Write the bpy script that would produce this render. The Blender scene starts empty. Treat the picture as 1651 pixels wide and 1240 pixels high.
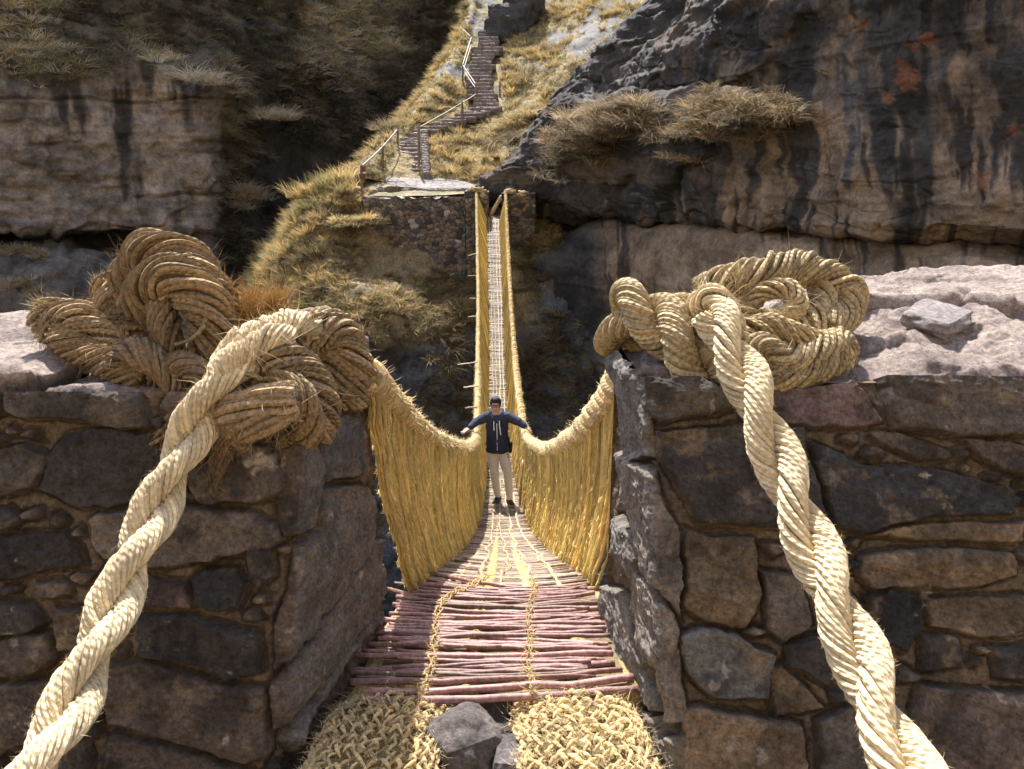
import bpy, bmesh, math, random
import numpy as np
from mathutils import Vector, Matrix

rng = np.random.default_rng(11)
random.seed(5)
scene = bpy.context.scene
COL = bpy.context.collection
R = math.radians

# ------------------------------------------------------------------ camera
PITCH = R(15.0)
FPX, CX, CY = 1250.0, 825.5, 620.0
cP, sP = math.cos(PITCH), math.sin(PITCH)


def P(px, py, d):
    """world point seen at photo pixel (px,py) lying d metres ahead"""
    v = (py - CY) / FPX
    D = d / (cP - v * sP)
    return np.array([(px - CX) / FPX * D, d, -D * (sP + v * cP)])


def proj(V):
    V = np.asarray(V)
    D = V[..., 1] * cP - V[..., 2] * sP
    up = V[..., 1] * sP + V[..., 2] * cP
    D = np.maximum(D, 1e-3)
    return CX + V[..., 0] / D * FPX, CY - up / D * FPX, D


cam_d = bpy.data.cameras.new('camera')
cam = bpy.data.objects.new('camera', cam_d)
COL.objects.link(cam)
cam.location = (0, 0, 0)
cam.rotation_euler = (R(90) - PITCH, 0, 0)
cam_d.sensor_width = 36
cam_d.lens = 36 * FPX / 1651.0
cam_d.clip_start = 0.05
cam_d.clip_end = 2000
scene.camera = cam

# ------------------------------------------------------------------ light
SUN_EL, SUN_AZ = R(53), R(12)          # azimuth: to the left of straight ahead
S = Vector((-math.sin(SUN_AZ) * math.cos(SUN_EL), math.cos(SUN_AZ) * math.cos(SUN_EL), math.sin(SUN_EL)))
sl = bpy.data.lights.new('sun', 'SUN')
sl.energy = 4.6
sl.angle = R(0.5)
sl.color = (1.0, 0.965, 0.93)
so = bpy.data.objects.new('sun', sl)
COL.objects.link(so)
so.rotation_euler = S.to_track_quat('Z', 'Y').to_euler()
so.location = (-20, 40, 60)
w = bpy.data.worlds.new('World')
scene.world = w
w.use_nodes = True
nt = w.node_tree
sky = nt.nodes.new('ShaderNodeTexSky')
sky.sky_type = 'NISHITA'
sky.sun_disc = False
sky.sun_elevation = SUN_EL
sky.sun_rotation = -SUN_AZ
sky.air_density = 1.0
sky.dust_density = 2.0
nt.links.new(sky.outputs[0], nt.nodes['Background'].inputs[0])
nt.nodes['Background'].inputs[1].default_value = 0.15
scene.view_settings.view_transform = 'Standard'
scene.view_settings.look = 'None'
scene.view_settings.exposure = 1.32
scene.view_settings.gamma = 1.0
scene.view_settings.use_white_balance = True
scene.view_settings.white_balance_temperature = 6500
scene.view_settings.white_balance_tint = 10
scene.cycles.max_bounces = 10
scene.cycles.transmission_bounces = 8
scene.cycles.diffuse_bounces = 3

# ------------------------------------------------------------------ noise


def _hash(ix, iy, iz):
    h = (ix.astype(np.int64) * 374761393 + iy.astype(np.int64) * 668265263 + iz.astype(np.int64) * 2147483647 + 1013904223)
    h = (h ^ (h >> 13)) * 1274126177
    h &= 0xffffffff
    h = (h ^ (h >> 16)) & 0xffffffff
    return h.astype(np.float64) / 4294967295.0


def vnoise(p):
    """value noise in -1..1, p (...,3)"""
    i = np.floor(p)
    f = p - i
    f = f * f * f * (f * (f * 6 - 15) + 10)
    i = i.astype(np.int64)
    r = 0
    for dx in (0, 1):
        wx = f[..., 0] if dx else 1 - f[..., 0]
        for dy in (0, 1):
            wy = f[..., 1] if dy else 1 - f[..., 1]
            for dz in (0, 1):
                wz = f[..., 2] if dz else 1 - f[..., 2]
                r = r + wx * wy * wz * _hash(i[..., 0] + dx, i[..., 1] + dy, i[..., 2] + dz)
    return r * 2 - 1


def fbm(p, octv=4, gain=0.5, seed=0.0, ridged=False):
    p = np.asarray(p, float) + seed * 17.31
    a, s, t = 1.0, 0.0, 0.0
    for k in range(octv):
        n = vnoise(p * (2.03 ** k) + k * 7.7)
        if ridged:
            n = 1 - 2 * np.abs(n)
        s = s + a * n
        t += a
        a *= gain
    return s / t


def sstep(a, b, x):
    t = np.clip((x - a) / (b - a), 0, 1)
    return t * t * (3 - 2 * t)


def lerp(a, b, t):
    t = np.asarray(t)[..., None]
    return np.asarray(a) * (1 - t) + np.asarray(b) * t


def cells(q, jit=0.8):
    """2-D cell noise: nearest distance, second distance, random id value"""
    q = np.asarray(q, float)
    i = np.floor(q).astype(np.int64)
    d1 = np.full(q.shape[:-1], 9.0)
    d2 = np.full(q.shape[:-1], 9.0)
    rid = np.zeros(q.shape[:-1])
    z = np.zeros(q.shape[:-1], np.int64)
    for dx in (-1, 0, 1):
        for dy in (-1, 0, 1):
            cx, cy = i[..., 0] + dx, i[..., 1] + dy
            jx = _hash(cx, cy, z + 1) * jit + (1 - jit) / 2
            jy = _hash(cx, cy, z + 2) * jit + (1 - jit) / 2
            dd = np.hypot(cx + jx - q[..., 0], cy + jy - q[..., 1])
            rr = _hash(cx, cy, z + 3)
            near = dd < d1
            d2 = np.where(near, d1, np.minimum(d2, dd))
            rid = np.where(near, rr, rid)
            d1 = np.where(near, dd, d1)
    return d1, d2, rid


def norm(v):
    return v / np.maximum(np.linalg.norm(v, axis=-1, keepdims=True), 1e-9)


# ------------------------------------------------------------------ mesh building
class MB:
    """collects vertices, faces, colours and a 'tw' vector; builds ONE mesh object"""

    def __init__(s):
        s.V, s.Q, s.T, s.C, s.W, s.n = [], [], [], [], [], 0

    def add(s, V, Q=None, T=None, col=(1, 1, 1), tw=None):
        V = np.asarray(V, float).reshape(-1, 3)
        k = len(V)
        if Q is not None and len(Q):
            s.Q.append(np.asarray(Q, np.int64).reshape(-1, 4) + s.n)
        if T is not None and len(T):
            s.T.append(np.asarray(T, np.int64).reshape(-1, 3) + s.n)
        s.V.append(V)
        c = np.broadcast_to(np.asarray(col, float), (k, 3))
        s.C.append(c)
        s.W.append(np.zeros((k, 3)) if tw is None else np.asarray(tw, float).reshape(-1, 3))
        s.n += k
        return s

    def build(s, name, mat, parent=None, smooth=True):
        V = np.concatenate(s.V)
        Q = np.concatenate(s.Q) if s.Q else np.zeros((0, 4), np.int64)
        T = np.concatenate(s.T) if s.T else np.zeros((0, 3), np.int64)
        C = np.concatenate(s.C)
        W = np.concatenate(s.W)
        if parent is not None:
            off = np.array(parent.location)
            q = parent.parent
            while q is not None:
                off = off + np.array(q.location)
                q = q.parent
            V = V - off
        me = bpy.data.meshes.new(name)
        me.vertices.add(len(V))
        me.vertices.foreach_set('co', V.astype(np.float32).ravel())
        nl = Q.size + T.size
        me.loops.add(nl)
        me.loops.foreach_set('vertex_index', np.concatenate([Q.ravel(), T.ravel()]).astype(np.int32))
        me.polygons.add(len(Q) + len(T))
        ls = np.concatenate([np.arange(len(Q)) * 4, Q.size + np.arange(len(T)) * 3])
        me.polygons.foreach_set('loop_start', ls.astype(np.int32))
        me.update(calc_edges=True)
        me.validate()
        a = me.attributes.new('Col', 'FLOAT_COLOR', 'POINT')
        a.data.foreach_set('color', np.concatenate([C, np.ones((len(C), 1))], 1).astype(np.float32).ravel())
        b = me.attributes.new('tw', 'FLOAT_VECTOR', 'POINT')
        b.data.foreach_set('vector', W.astype(np.float32).ravel())
        me.polygons.foreach_set('use_smooth', np.full(len(me.polygons), smooth))
        me.materials.append(mat)
        o = bpy.data.objects.new(name, me)
        COL.objects.link(o)
        if parent is not None:
            o.parent = parent
        return o


def tag(o, label=None, cat=None, group=None, kind=None):
    if label:
        o['label'] = label
    if cat:
        o['category'] = cat
    if group:
        o['group'] = group
    if kind:
        o['kind'] = kind
    return o


def thing(name, loc, label, cat, group=None):
    o = bpy.data.objects.new(name, None)
    o.empty_display_size = 0.2
    COL.objects.link(o)
    o.location = tuple(float(c) for c in loc)
    return tag(o, label, cat, group)


def structure(o):
    o['kind'] = 'structure'
    return o


def gridq(nv, nu):
    i = np.arange(nv * nu).reshape(nv, nu)
    return np.stack([i[:-1, :-1], i[1:, :-1], i[1:, 1:], i[:-1, 1:]], -1).reshape(-1, 4)


def catmull(ctrl, n, closed=False, uniform=True):
    c = np.asarray(ctrl, float)
    ext = np.concatenate([[2 * c[0] - c[1]], c, [2 * c[-1] - c[-2]]])
    m = len(c) - 1
    t = np.linspace(0, m, max(n, 2) if not uniform else max(n * 6, 60))
    i = np.minimum(t.astype(int), m - 1)
    f = (t - i)[:, None]
    p0, p1, p2, p3 = ext[i], ext[i + 1], ext[i + 2], ext[i + 3]
    o = 0.5 * (2 * p1 + (p2 - p0) * f + (2 * p0 - 5 * p1 + 4 * p2 - p3) * f ** 2 + (3 * p1 - p0 - 3 * p2 + p3) * f ** 3)
    if uniform:
        L = np.concatenate([[0], np.cumsum(np.linalg.norm(np.diff(o[:, :3], axis=0), axis=1))])
        s_ = np.linspace(0, L[-1], n)
        o = np.stack([np.interp(s_, L, o[:, k]) for k in range(o.shape[1])], 1)
    return o


def curve_len(p):
    return float(np.linalg.norm(np.diff(p, axis=0), axis=1).sum())


def ptframe(path):
    T = norm(np.gradient(path, axis=0))
    N = np.zeros_like(T)
    a = np.array([0, 0, 1.0]) if abs(T[0][2]) < 0.8 else np.array([1.0, 0, 0])
    n = np.cross(T[0], a)
    n /= np.linalg.norm(n)
    for k in range(len(T)):
        n = n - T[k] * np.dot(n, T[k])
        n /= max(np.linalg.norm(n), 1e-9)
        N[k] = n
    return T, N, np.cross(T, N)


def tubes(mb, paths, rad, sides=6, ref=None, col=(1, 1, 1), rnd=None, cap=True):
    """paths (k,n,3); rad scalar/(k,n); ref (k,n,3) gives the ring's zero direction; col (k,3) or a triple"""
    paths = np.asarray(paths, float)
    if paths.ndim == 2:
        paths = paths[None]
    k, n, _ = paths.shape
    T = norm(np.gradient(paths, axis=1))
    if ref is None:
        if k == 1:
            N = ptframe(paths[0])[1][None]
        else:
            m = np.abs(norm(paths[:, -1] - paths[:, 0]))
            e = np.eye(3)[np.argmin(m, 1)]
            N = np.cross(T, e[:, None, :])
    else:
        N = np.asarray(ref, float)
        if N.ndim == 2:
            N = N[None]
        N = N - T * (N * T).sum(-1, keepdims=True)
    N = norm(N)
    B = np.cross(T, N)
    rad = np.broadcast_to(np.asarray(rad, float), (k, n)) if np.ndim(rad) != 1 or len(rad) == n else np.broadcast_to(np.asarray(rad)[:, None], (k, n))
    th = np.linspace(0, 2 * np.pi, sides + 1)
    ring = np.cos(th)[None, None, :, None] * N[:, :, None, :] + np.sin(th)[None, None, :, None] * B[:, :, None, :]
    V = paths[:, :, None, :] + ring * rad[:, :, None, None]
    L = np.concatenate([np.zeros((k, 1)), np.cumsum(np.linalg.norm(np.diff(paths, axis=1), axis=2), 1)], 1)
    if rnd is None:
        rnd = rng.random(k)
    tw = np.stack([np.broadcast_to(L[:, :, None], (k, n, sides + 1)),
                   np.broadcast_to(th[None, None], (k, n, sides + 1)),
                   np.broadcast_to(np.asarray(rnd)[:, None, None], (k, n, sides + 1))], -1)
    i = np.arange(k * n * (sides + 1)).reshape(k, n, sides + 1)
    Q = np.stack([i[:, :-1, :-1], i[:, :-1, 1:], i[:, 1:, 1:], i[:, 1:, :-1]], -1).reshape(-1, 4)
    col = np.asarray(col, float)
    c = np.broadcast_to(col.reshape(-1, 1, 1, 3), (k, n, sides + 1, 3)).reshape(-1, 3)
    tris = None
    VV = V.reshape(-1, 3)
    TW = tw.reshape(-1, 3)
    if cap:
        cs = np.concatenate([paths[:, 0] - T[:, 0] * rad[:, 0, None] * .25, paths[:, -1] + T[:, -1] * rad[:, -1, None] * .25])
        base = len(VV)
        VV = np.concatenate([VV, cs])
        TW = np.concatenate([TW, np.concatenate([tw[:, 0, 0], tw[:, -1, 0]])])
        cc = np.broadcast_to(col.reshape(-1, 3), (k, 3))
        c = np.concatenate([c, cc, cc])
        a0 = np.broadcast_to((base + np.arange(k))[:, None], (k, sides))
        a1 = np.broadcast_to((base + k + np.arange(k))[:, None], (k, sides))
        t0 = np.stack([a0, i[:, 0, 1:], i[:, 0, :-1]], -1).reshape(-1, 3)
        t1 = np.stack([a1, i[:, -1, :-1], i[:, -1, 1:]], -1).reshape(-1, 3)
        tris = np.concatenate([t0, t1])
    mb.add(VV, Q, tris, c, TW)
    return mb


def hairs(mb, base, dirs, length, width, col, curl=0.4):
    """thin curved fibres: base (k,3), dirs (k,3)"""
    k = len(base)
    d = norm(dirs)
    side = norm(np.cross(d, rng.normal(size=(k, 3))))
    bend = norm(rng.normal(size=(k, 3))) * curl
    L = np.broadcast_to(length, (k,))[:, None]
    w_ = np.broadcast_to(width, (k,))[:, None]
    p0 = base
    p1 = base + d * L * .55 + bend * L * .25
    p2 = base + d * L + bend * L * .8
    V = np.stack([p0 - side * w_, p0 + side * w_, p1 - side * w_ * .8, p1 + side * w_ * .8, p2], 1)
    i = np.arange(k)[:, None] * 5
    Q = np.concatenate([i + 0, i + 1, i + 3, i + 2], 1)
    T = np.concatenate([i + 2, i + 3, i + 4], 1)
    c = np.repeat(np.broadcast_to(np.asarray(col, float), (k, 3)), 5, 0)
    tw = np.repeat(np.stack([np.zeros(k), np.zeros(k), rng.random(k)], 1), 5, 0)
    mb.add(V, Q, T, c, tw)


# ------------------------------------------------------------------ materials
def newmat(name):
    m = bpy.data.materials.new(name)
    m.use_nodes = True
    t = m.node_tree
    return m, t, t.nodes['Principled BSDF']


def N_(t, typ, **kw):
    n = t.nodes.new(typ)
    for k, v in kw.items():
        if k in ('operation', 'blend_type', 'data_type', 'attribute_name', 'feature', 'noise_dimensions', 'musgrave_type', 'distance', 'voronoi_dimensions'):
            setattr(n, k, v)
        else:
            n.inputs[k].default_value = v
    return n


def mixc(t, fac, a, b, blend='MIX'):
    n = t.nodes.new('ShaderNodeMix')
    n.data_type = 'RGBA'
    n.blend_type = blend
    for sock, val in ((n.inputs[0], fac), (n.inputs[6], a), (n.inputs[7], b)):
        if hasattr(val, 'links') or hasattr(val, 'is_linked'):
            t.links.new(val, sock)
        elif isinstance(val, (int, float)):
            sock.default_value = val
        else:
            sock.default_value = (*val, 1)
    return n.outputs[2]


def ramp(t, src, stops):
    n = t.nodes.new('ShaderNodeValToRGB')
    e = n.color_ramp.elements
    e[0].position, e[1].position = stops[0][0], stops[-1][0]
    for s_ in stops[1:-1]:
        e.new(s_[0])
    for el, s_ in zip(e, stops):
        c = s_[1]
        el.color = (c, c, c, 1) if isinstance(c, (int, float)) else (*c, 1)
    t.links.new(src, n.inputs[0])
    return n.outputs[0]


def mat_rock(name, scale=1.0, bump=0.5, spots=0.35, rough=0.85, vary=(0.6, 1.35), lichen=(.34, .33, .28), bdist=0.02, grain=(.38, 1.6)):
    m, t, b = newmat(name)
    tc = t.nodes.new('ShaderNodeTexCoord')
    at = N_(t, 'ShaderNodeAttribute', attribute_name='Col')
    n1 = N_(t, 'ShaderNodeTexNoise', Scale=3.0 * scale, Detail=9.0, Roughness=0.68)
    n2 = N_(t, 'ShaderNodeTexNoise', Scale=20.0 * scale, Detail=10.0, Roughness=0.82)
    n3 = N_(t, 'ShaderNodeTexNoise', Scale=7.0 * scale, Detail=10.0, Roughness=0.75)
    for n in (n1, n2, n3):
        t.links.new(tc.outputs['Object'], n.inputs['Vector'])
    v1 = ramp(t, n1.outputs[0], [(0.3, vary[0]), (0.7, vary[1])])
    c = mixc(t, 1.0, at.outputs[0], v1, 'MULTIPLY')
    v2 = ramp(t, n2.outputs[0], [(0.36, grain[0]), (0.5, 1.0), (0.64, grain[1])])
    c = mixc(t, 1.0, c, v2, 'MULTIPLY')
    sp_ = ramp(t, n3.outputs[0], [(0.62, 0.0), (0.70, spots)])
    c = mixc(t, sp_, c, lichen)
    t.links.new(c, b.inputs['Base Color'])
    b.inputs['Roughness'].default_value = rough
    b.inputs['Specular IOR Level'].default_value = 0.35
    add = N_(t, 'ShaderNodeMath', operation='ADD')
    mu = N_(t, 'ShaderNodeMath', operation='MULTIPLY')
    mu.inputs[1].default_value = 0.8
    t.links.new(n2.outputs[0], mu.inputs[0])
    t.links.new(n3.outputs[0], add.inputs[0])
    t.links.new(mu.outputs[0], add.inputs[1])
    bp = N_(t, 'ShaderNodeBump', Strength=bump, Distance=bdist)
    t.links.new(add.outputs[0], bp.inputs['Height'])
    t.links.new(bp.outputs[0], b.inputs['Normal'])
    return m


def mat_fibre(name, tint=(1, 1, 1), ply=160.0, bump=0.6, transl=0.25, rough=0.75, nscale=60.0, mott=(.5, 1.3)):
    """straw rope: colour from the vertices, two-ply twist and fine fibres as bump"""
    m, t, b = newmat(name)
    at = N_(t, 'ShaderNodeAttribute', attribute_name='Col')
    tw = N_(t, 'ShaderNodeAttribute', attribute_name='tw')
    tc = t.nodes.new('ShaderNodeTexCoord')
    sx = t.nodes.new('ShaderNodeSeparateXYZ')
    t.links.new(tw.outputs['Vector'], sx.inputs[0])
    n1 = N_(t, 'ShaderNodeTexNoise', Scale=nscale, Detail=5.0, Roughness=0.7)
    t.links.new(tc.outputs['Object'], n1.inputs['Vector'])
    n2 = N_(t, 'ShaderNodeTexNoise', Scale=5.0, Detail=4.0, Roughness=0.6)
    t.links.new(tc.outputs['Object'], n2.inputs['Vector'])
    a = N_(t, 'ShaderNodeMath', operation='MULTIPLY')
    a.inputs[1].default_value = ply
    t.links.new(sx.outputs[0], a.inputs[0])
    a2 = N_(t, 'ShaderNodeMath', operation='MULTIPLY_ADD')
    a2.inputs[1].default_value = 2.0
    t.links.new(sx.outputs[1], a2.inputs[0])
    ph = N_(t, 'ShaderNodeMath', operation='MULTIPLY_ADD')
    ph.inputs[1].default_value = 37.0
    t.links.new(sx.outputs[2], ph.inputs[0])
    nm = N_(t, 'ShaderNodeMath', operation='MULTIPLY_ADD')
    nm.inputs[1].default_value = 5.0
    t.links.new(n2.outputs[0], nm.inputs[0])
    t.links.new(a.outputs[0], nm.inputs[2])
    t.links.new(nm.outputs[0], ph.inputs[2])
    t.links.new(ph.outputs[0], a2.inputs[2])
    s_ = N_(t, 'ShaderNodeMath', operation='SINE')
    t.links.new(a2.outputs[0], s_.inputs[0])
    h = N_(t, 'ShaderNodeMath', operation='MULTIPLY_ADD')
    h.inputs[1].default_value = 0.35
    t.links.new(s_.outputs[0], h.inputs[0])
    t.links.new(n1.outputs[0], h.inputs[2])
    rv = ramp(t, sx.outputs[2], [(0.0, 0.72), (1.0, 1.2)])
    c = mixc(t, 1.0, at.outputs[0], rv, 'MULTIPLY')
    nv = ramp(t, n1.outputs[0], [(0.34, mott[0]), (0.66, mott[1])])
    c = mixc(t, 1.0, c, nv, 'MULTIPLY')
    nv2 = ramp(t, n2.outputs[0], [(0.3, 0.75), (0.7, 1.15)])
    c = mixc(t, 1.0, c, nv2, 'MULTIPLY')
    c = mixc(t, 1.0, c, tint, 'MULTIPLY')
    t.links.new(c, b.inputs['Base Color'])
    b.inputs['Roughness'].default_value = rough
    b.inputs['Specular IOR Level'].default_value = 0.3
    bp = N_(t, 'ShaderNodeBump', Strength=bump, Distance=0.006)
    t.links.new(h.outputs[0], bp.inputs['Height'])
    t.links.new(bp.outputs[0], b.inputs['Normal'])
    if transl > 0:
        tr = t.nodes.new('ShaderNodeBsdfTranslucent')
        t.links.new(c, tr.inputs[0])
        mx = t.nodes.new('ShaderNodeMixShader')
        mx.inputs[0].default_value = transl
        t.links.new(b.outputs[0], mx.inputs[1])
        t.links.new(tr.outputs[0], mx.inputs[2])
        t.links.new(mx.outputs[0], t.nodes['Material Output'].inputs[0])
    return m


def mat_grass(name, transl=0.4):
    m, t, b = newmat(name)
    at = N_(t, 'ShaderNodeAttribute', attribute_name='Col')
    t.links.new(at.outputs[0], b.inputs['Base Color'])
    b.inputs['Roughness'].default_value = 0.6
    b.inputs['Specular IOR Level'].default_value = 0.25
    tr = t.nodes.new('ShaderNodeBsdfTranslucent')
    t.links.new(at.outputs[0], tr.inputs[0])
    mx = t.nodes.new('ShaderNodeMixShader')
    mx.inputs[0].default_value = transl
    t.links.new(b.outputs[0], mx.inputs[1])
    t.links.new(tr.outputs[0], mx.inputs[2])
    t.links.new(mx.outputs[0], t.nodes['Material Output'].inputs[0])
    return m


def mat_plain(name, c, rough=0.7, nscale=40, vary=(0.75, 1.2), bump=0.2, spec=0.35, stretch=None, bd=0.004):
    m, t, b = newmat(name)
    tc = t.nodes.new('ShaderNodeTexCoord')
    mp = t.nodes.new('ShaderNodeMapping')
    if stretch:
        mp.inputs['Scale'].default_value = stretch
    t.links.new(tc.outputs['Object'], mp.inputs[0])
    n1 = N_(t, 'ShaderNodeTexNoise', Scale=nscale, Detail=6.0, Roughness=0.65)
    t.links.new(mp.outputs[0], n1.inputs['Vector'])
    v = ramp(t, n1.outputs[0], [(0.3, vary[0]), (0.7, vary[1])])
    cc = mixc(t, 1.0, c, v, 'MULTIPLY')
    t.links.new(cc, b.inputs['Base Color'])
    b.inputs['Roughness'].default_value = rough
    b.inputs['Specular IOR Level'].default_value = spec
    bp = N_(t, 'ShaderNodeBump', Strength=bump, Distance=bd)
    t.links.new(n1.outputs[0], bp.inputs['Height'])
    t.links.new(bp.outputs[0], b.inputs['Normal'])
    return m


M_CLIFF = mat_rock('cliff_rock', scale=0.35, bump=1.0, spots=0.22, vary=(0.42, 1.55), bdist=0.14, grain=(.58, 1.35))
M_SOIL = mat_rock('hillside_soil', scale=0.5, bump=0.8, spots=0.1, vary=(0.6, 1.3), bdist=0.1)
M_STONE = mat_rock('wall_stone', scale=2.4, bump=0.9, spots=0.34, vary=(0.5, 1.5), bdist=0.018, lichen=(.36, .31, .25))
M_SLAB = mat_rock('pale_slab', scale=2.6, bump=0.9, spots=0.2, vary=(0.75, 1.2), lichen=(.5, .42, .38), bdist=0.02)
M_FARSTONE = mat_rock('far_masonry', scale=1.0, bump=0.6, spots=0.25, bdist=0.03)
M_ROPE = mat_fibre('pale_rope', ply=240.0, transl=0.12, bump=0.7, mott=(.72, 1.16))
M_OLDROPE = mat_fibre('old_brown_rope', ply=230.0, transl=0.08, bump=1.0, rough=0.8)
M_STRAW = mat_fibre('straw_cord', ply=300.0, transl=0.45, bump=0.5, nscale=90)
M_CORD = mat_fibre('net_cord', ply=300.0, transl=0.38, bump=0.4, nscale=90, mott=(.82, 1.1))
M_GRASS = mat_grass('dry_grass')
M_STICK = mat_fibre('bark_stick', ply=0.0, transl=0.0, bump=0.35, rough=0.5, nscale=45)
M_WOOD = mat_plain('weathered_wood', (.17, .12, .08), stretch=(6, 6, 1), nscale=20)


# ------------------------------------------------------------------ reusable shapes
def rock(center, size, seed, rough=0.12, n=14, boxy=0.35, rot=0.0, nscale=1.6, tilt=(0, 0)):
    """an irregular stone: cube-sphere with a boxy profile, displaced by noise. returns V,Q"""
    fs = []
    a = np.linspace(-1, 1, n)
    u, v = np.meshgrid(a, a)
    one = np.ones_like(u)
    sides = [np.stack([u, v, one], -1), np.stack([v, u, -one], -1), np.stack([one, u, v], -1),
             np.stack([-one, v, u], -1), np.stack([v, one, u], -1), np.stack([u, -one, v], -1)]
    V = np.concatenate([s_.reshape(-1, 3) for s_ in sides])
    Q = np.concatenate([gridq(n, n)[:, ::-1] + k * n * n for k in range(6)])
    sph = norm(V)
    p = sph * (1 - boxy) * 1.15 + V * boxy
    q = sph * nscale + seed * 3.7
    dsp = fbm(q, 4, 0.5) * rough + np.abs(fbm(q * 0.8, 2, 0.5, 5)) * rough * .7
    p = p * (1 + dsp[:, None])
    p = p * np.asarray(size) / 2
    ca, sa = math.cos(rot), math.sin(rot)
    p = np.stack([p[:, 0] * ca - p[:, 1] * sa, p[:, 0] * sa + p[:, 1] * ca, p[:, 2] + p[:, 0] * tilt[0] + p[:, 1] * tilt[1]], 1)
    return p + np.asarray(center), Q


def grass(mb, base, nrm, h, nb, col, spread=0.55, droop=0.5, w=0.010, rad=0.25, updir=0.7, colvar=0.3, basedark=1.0):
    """tufts of curved blades"""
    k = len(base)
    if k == 0:
        return
    h = np.broadcast_to(h, (k,))
    col = np.broadcast_to(np.asarray(col, float), (k, 3))
    b = np.repeat(base, nb, 0)
    nn = np.repeat(nrm, nb, 0)
    hh = np.repeat(h, nb) * rng.uniform(0.45, 1.1, k * nb)
    cc = np.repeat(col, nb, 0) * rng.uniform(1 - colvar, 1 + colvar, (k * nb, 1))
    n = k * nb
    ax = norm(np.array([0, 0, 1.0]) * updir + nn * (1 - updir))
    rv = rng.normal(size=(n, 3))
    rv = norm(rv - ax * (rv * ax).sum(1, keepdims=True))
    tiltt = (rng.random((n, 1)) ** 0.7) * spread
    d = norm(ax + rv * tiltt)
    b = b + rv * (np.repeat(h, nb)[:, None] * rad * rng.random((n, 1)))
    dr = droop * rng.uniform(0.3, 1.2, (n, 1))
    side = norm(np.cross(d, rng.normal(size=(n, 3))))
    H = hh[:, None]
    down = np.array([0, 0, -1.0])
    V = []
    for t, ww in ((0, 1.0), (0.4, 0.9), (0.75, 0.6)):
        c = b + d * H * t + (rv * 0.5 + down * 0.55) * H * dr * t * t
        V += [c - side * w * ww, c + side * w * ww]
    V.append(b + d * H + (rv * 0.5 + down * 0.55) * H * dr)
    V = np.stack(V, 1)
    i = np.arange(n)[:, None] * 7
    Q = np.concatenate([np.concatenate([i, i + 1, i + 3, i + 2], 1), np.concatenate([i + 2, i + 3, i + 5, i + 4], 1)])
    T = np.concatenate([i + 4, i + 5, i + 6], 1)
    mb.add(V, Q, T, np.repeat(cc, 7, 0))
# ================================================================== TERRAIN


def patch(ctrl, nu, nv):
    """rows of (px,py,d) control points -> smooth dense grid of world points"""
    A = np.array([[P(*c) for c in row] for row in ctrl])          # rows, cols, 3
    rows = np.stack([catmull(A[r], nu, uniform=False) for r in range(A.shape[0])])
    out = np.stack([catmull(rows[:, c], nv, uniform=False) for c in range(nu)], 1)
    return out


def gnormal(G):
    du = np.gradient(G, axis=1)
    dv = np.gradient(G, axis=0)
    n = norm(np.cross(dv, du))
    return n


def facecam(n, G):
    s_ = np.sign((n * -G).sum(-1, keepdims=True))
    m = np.sign(np.median(s_))
    return n * (m if m != 0 else 1)


def inpoly(px, py, poly):
    poly = np.asarray(poly, float)
    r = np.zeros(px.shape, bool)
    j = len(poly) - 1
    for i in range(len(poly)):
        xi, yi = poly[i]
        xj, yj = poly[j]
        c = ((yi > py) != (yj > py)) & (px < (xj - xi) * (py - yi) / (yj - yi + 1e-12) + xi)
        r ^= c
        j = i
    return r


def polysd(px, py, poly, margin=80):
    """signed distance to polygon, positive inside (pixels); only worked out near the polygon"""
    poly = np.asarray(poly, float)
    lo, hi = poly.min(0) - margin, poly.max(0) + margin
    sel = (px > lo[0]) & (px < hi[0]) & (py > lo[1]) & (py < hi[1])
    out = np.full(px.shape, -float(margin))
    x, y = px[sel], py[sel]
    if x.size == 0:
        return out
    d = np.full(x.shape, 1e9)
    for i in range(len(poly)):
        a, b = poly[i - 1], poly[i]
        e = b - a
        t = np.clip(((x - a[0]) * e[0] + (y - a[1]) * e[1]) / (e @ e + 1e-9), 0, 1)
        d = np.minimum(d, np.hypot(x - a[0] - t * e[0], y - a[1] - t * e[1]))
    out[sel] = np.where(inpoly(x, y, poly), d, -d)
    return out


def finish(G, col, name, mat, flip=None):
    nv, nu, _ = G.shape
    mb = MB()
    n = gnormal(G)
    Q = gridq(nv, nu)
    if np.median((n * -G).sum(-1)) < 0:
        Q = Q[:, ::-1]
    mb.add(G.reshape(-1, 3), Q, None, col.reshape(-1, 3))
    o = mb.build(name, mat)
    return structure(o)


def rockdisp(G, n, big=0.8, mid=0.3, small=0.07, bs=6.0, seed=0, strata=0.0):
    q = G / bs
    h = fbm(q, 3, .5, seed) * big
    h = h + fbm(G / (bs * .25), 4, .55, seed + 1) * mid
    h = h + fbm(G / (bs * .06), 3, .6, seed + 2) * small
    if strata:
        qq = G * np.array([.12, .12, 1.1])
        h = h + fbm(qq, 3, .6, seed + 4, ridged=True) * strata
    return G + n * h[..., None]


TAN = np.array([.255, .180, .118])
DARK = np.array([.024, .021, .018])
GREY = np.array([.095, .088, .082])
OLIVE = np.array([.085, .070, .040])
STRAWC = np.array([.42, .31, .15])

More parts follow.
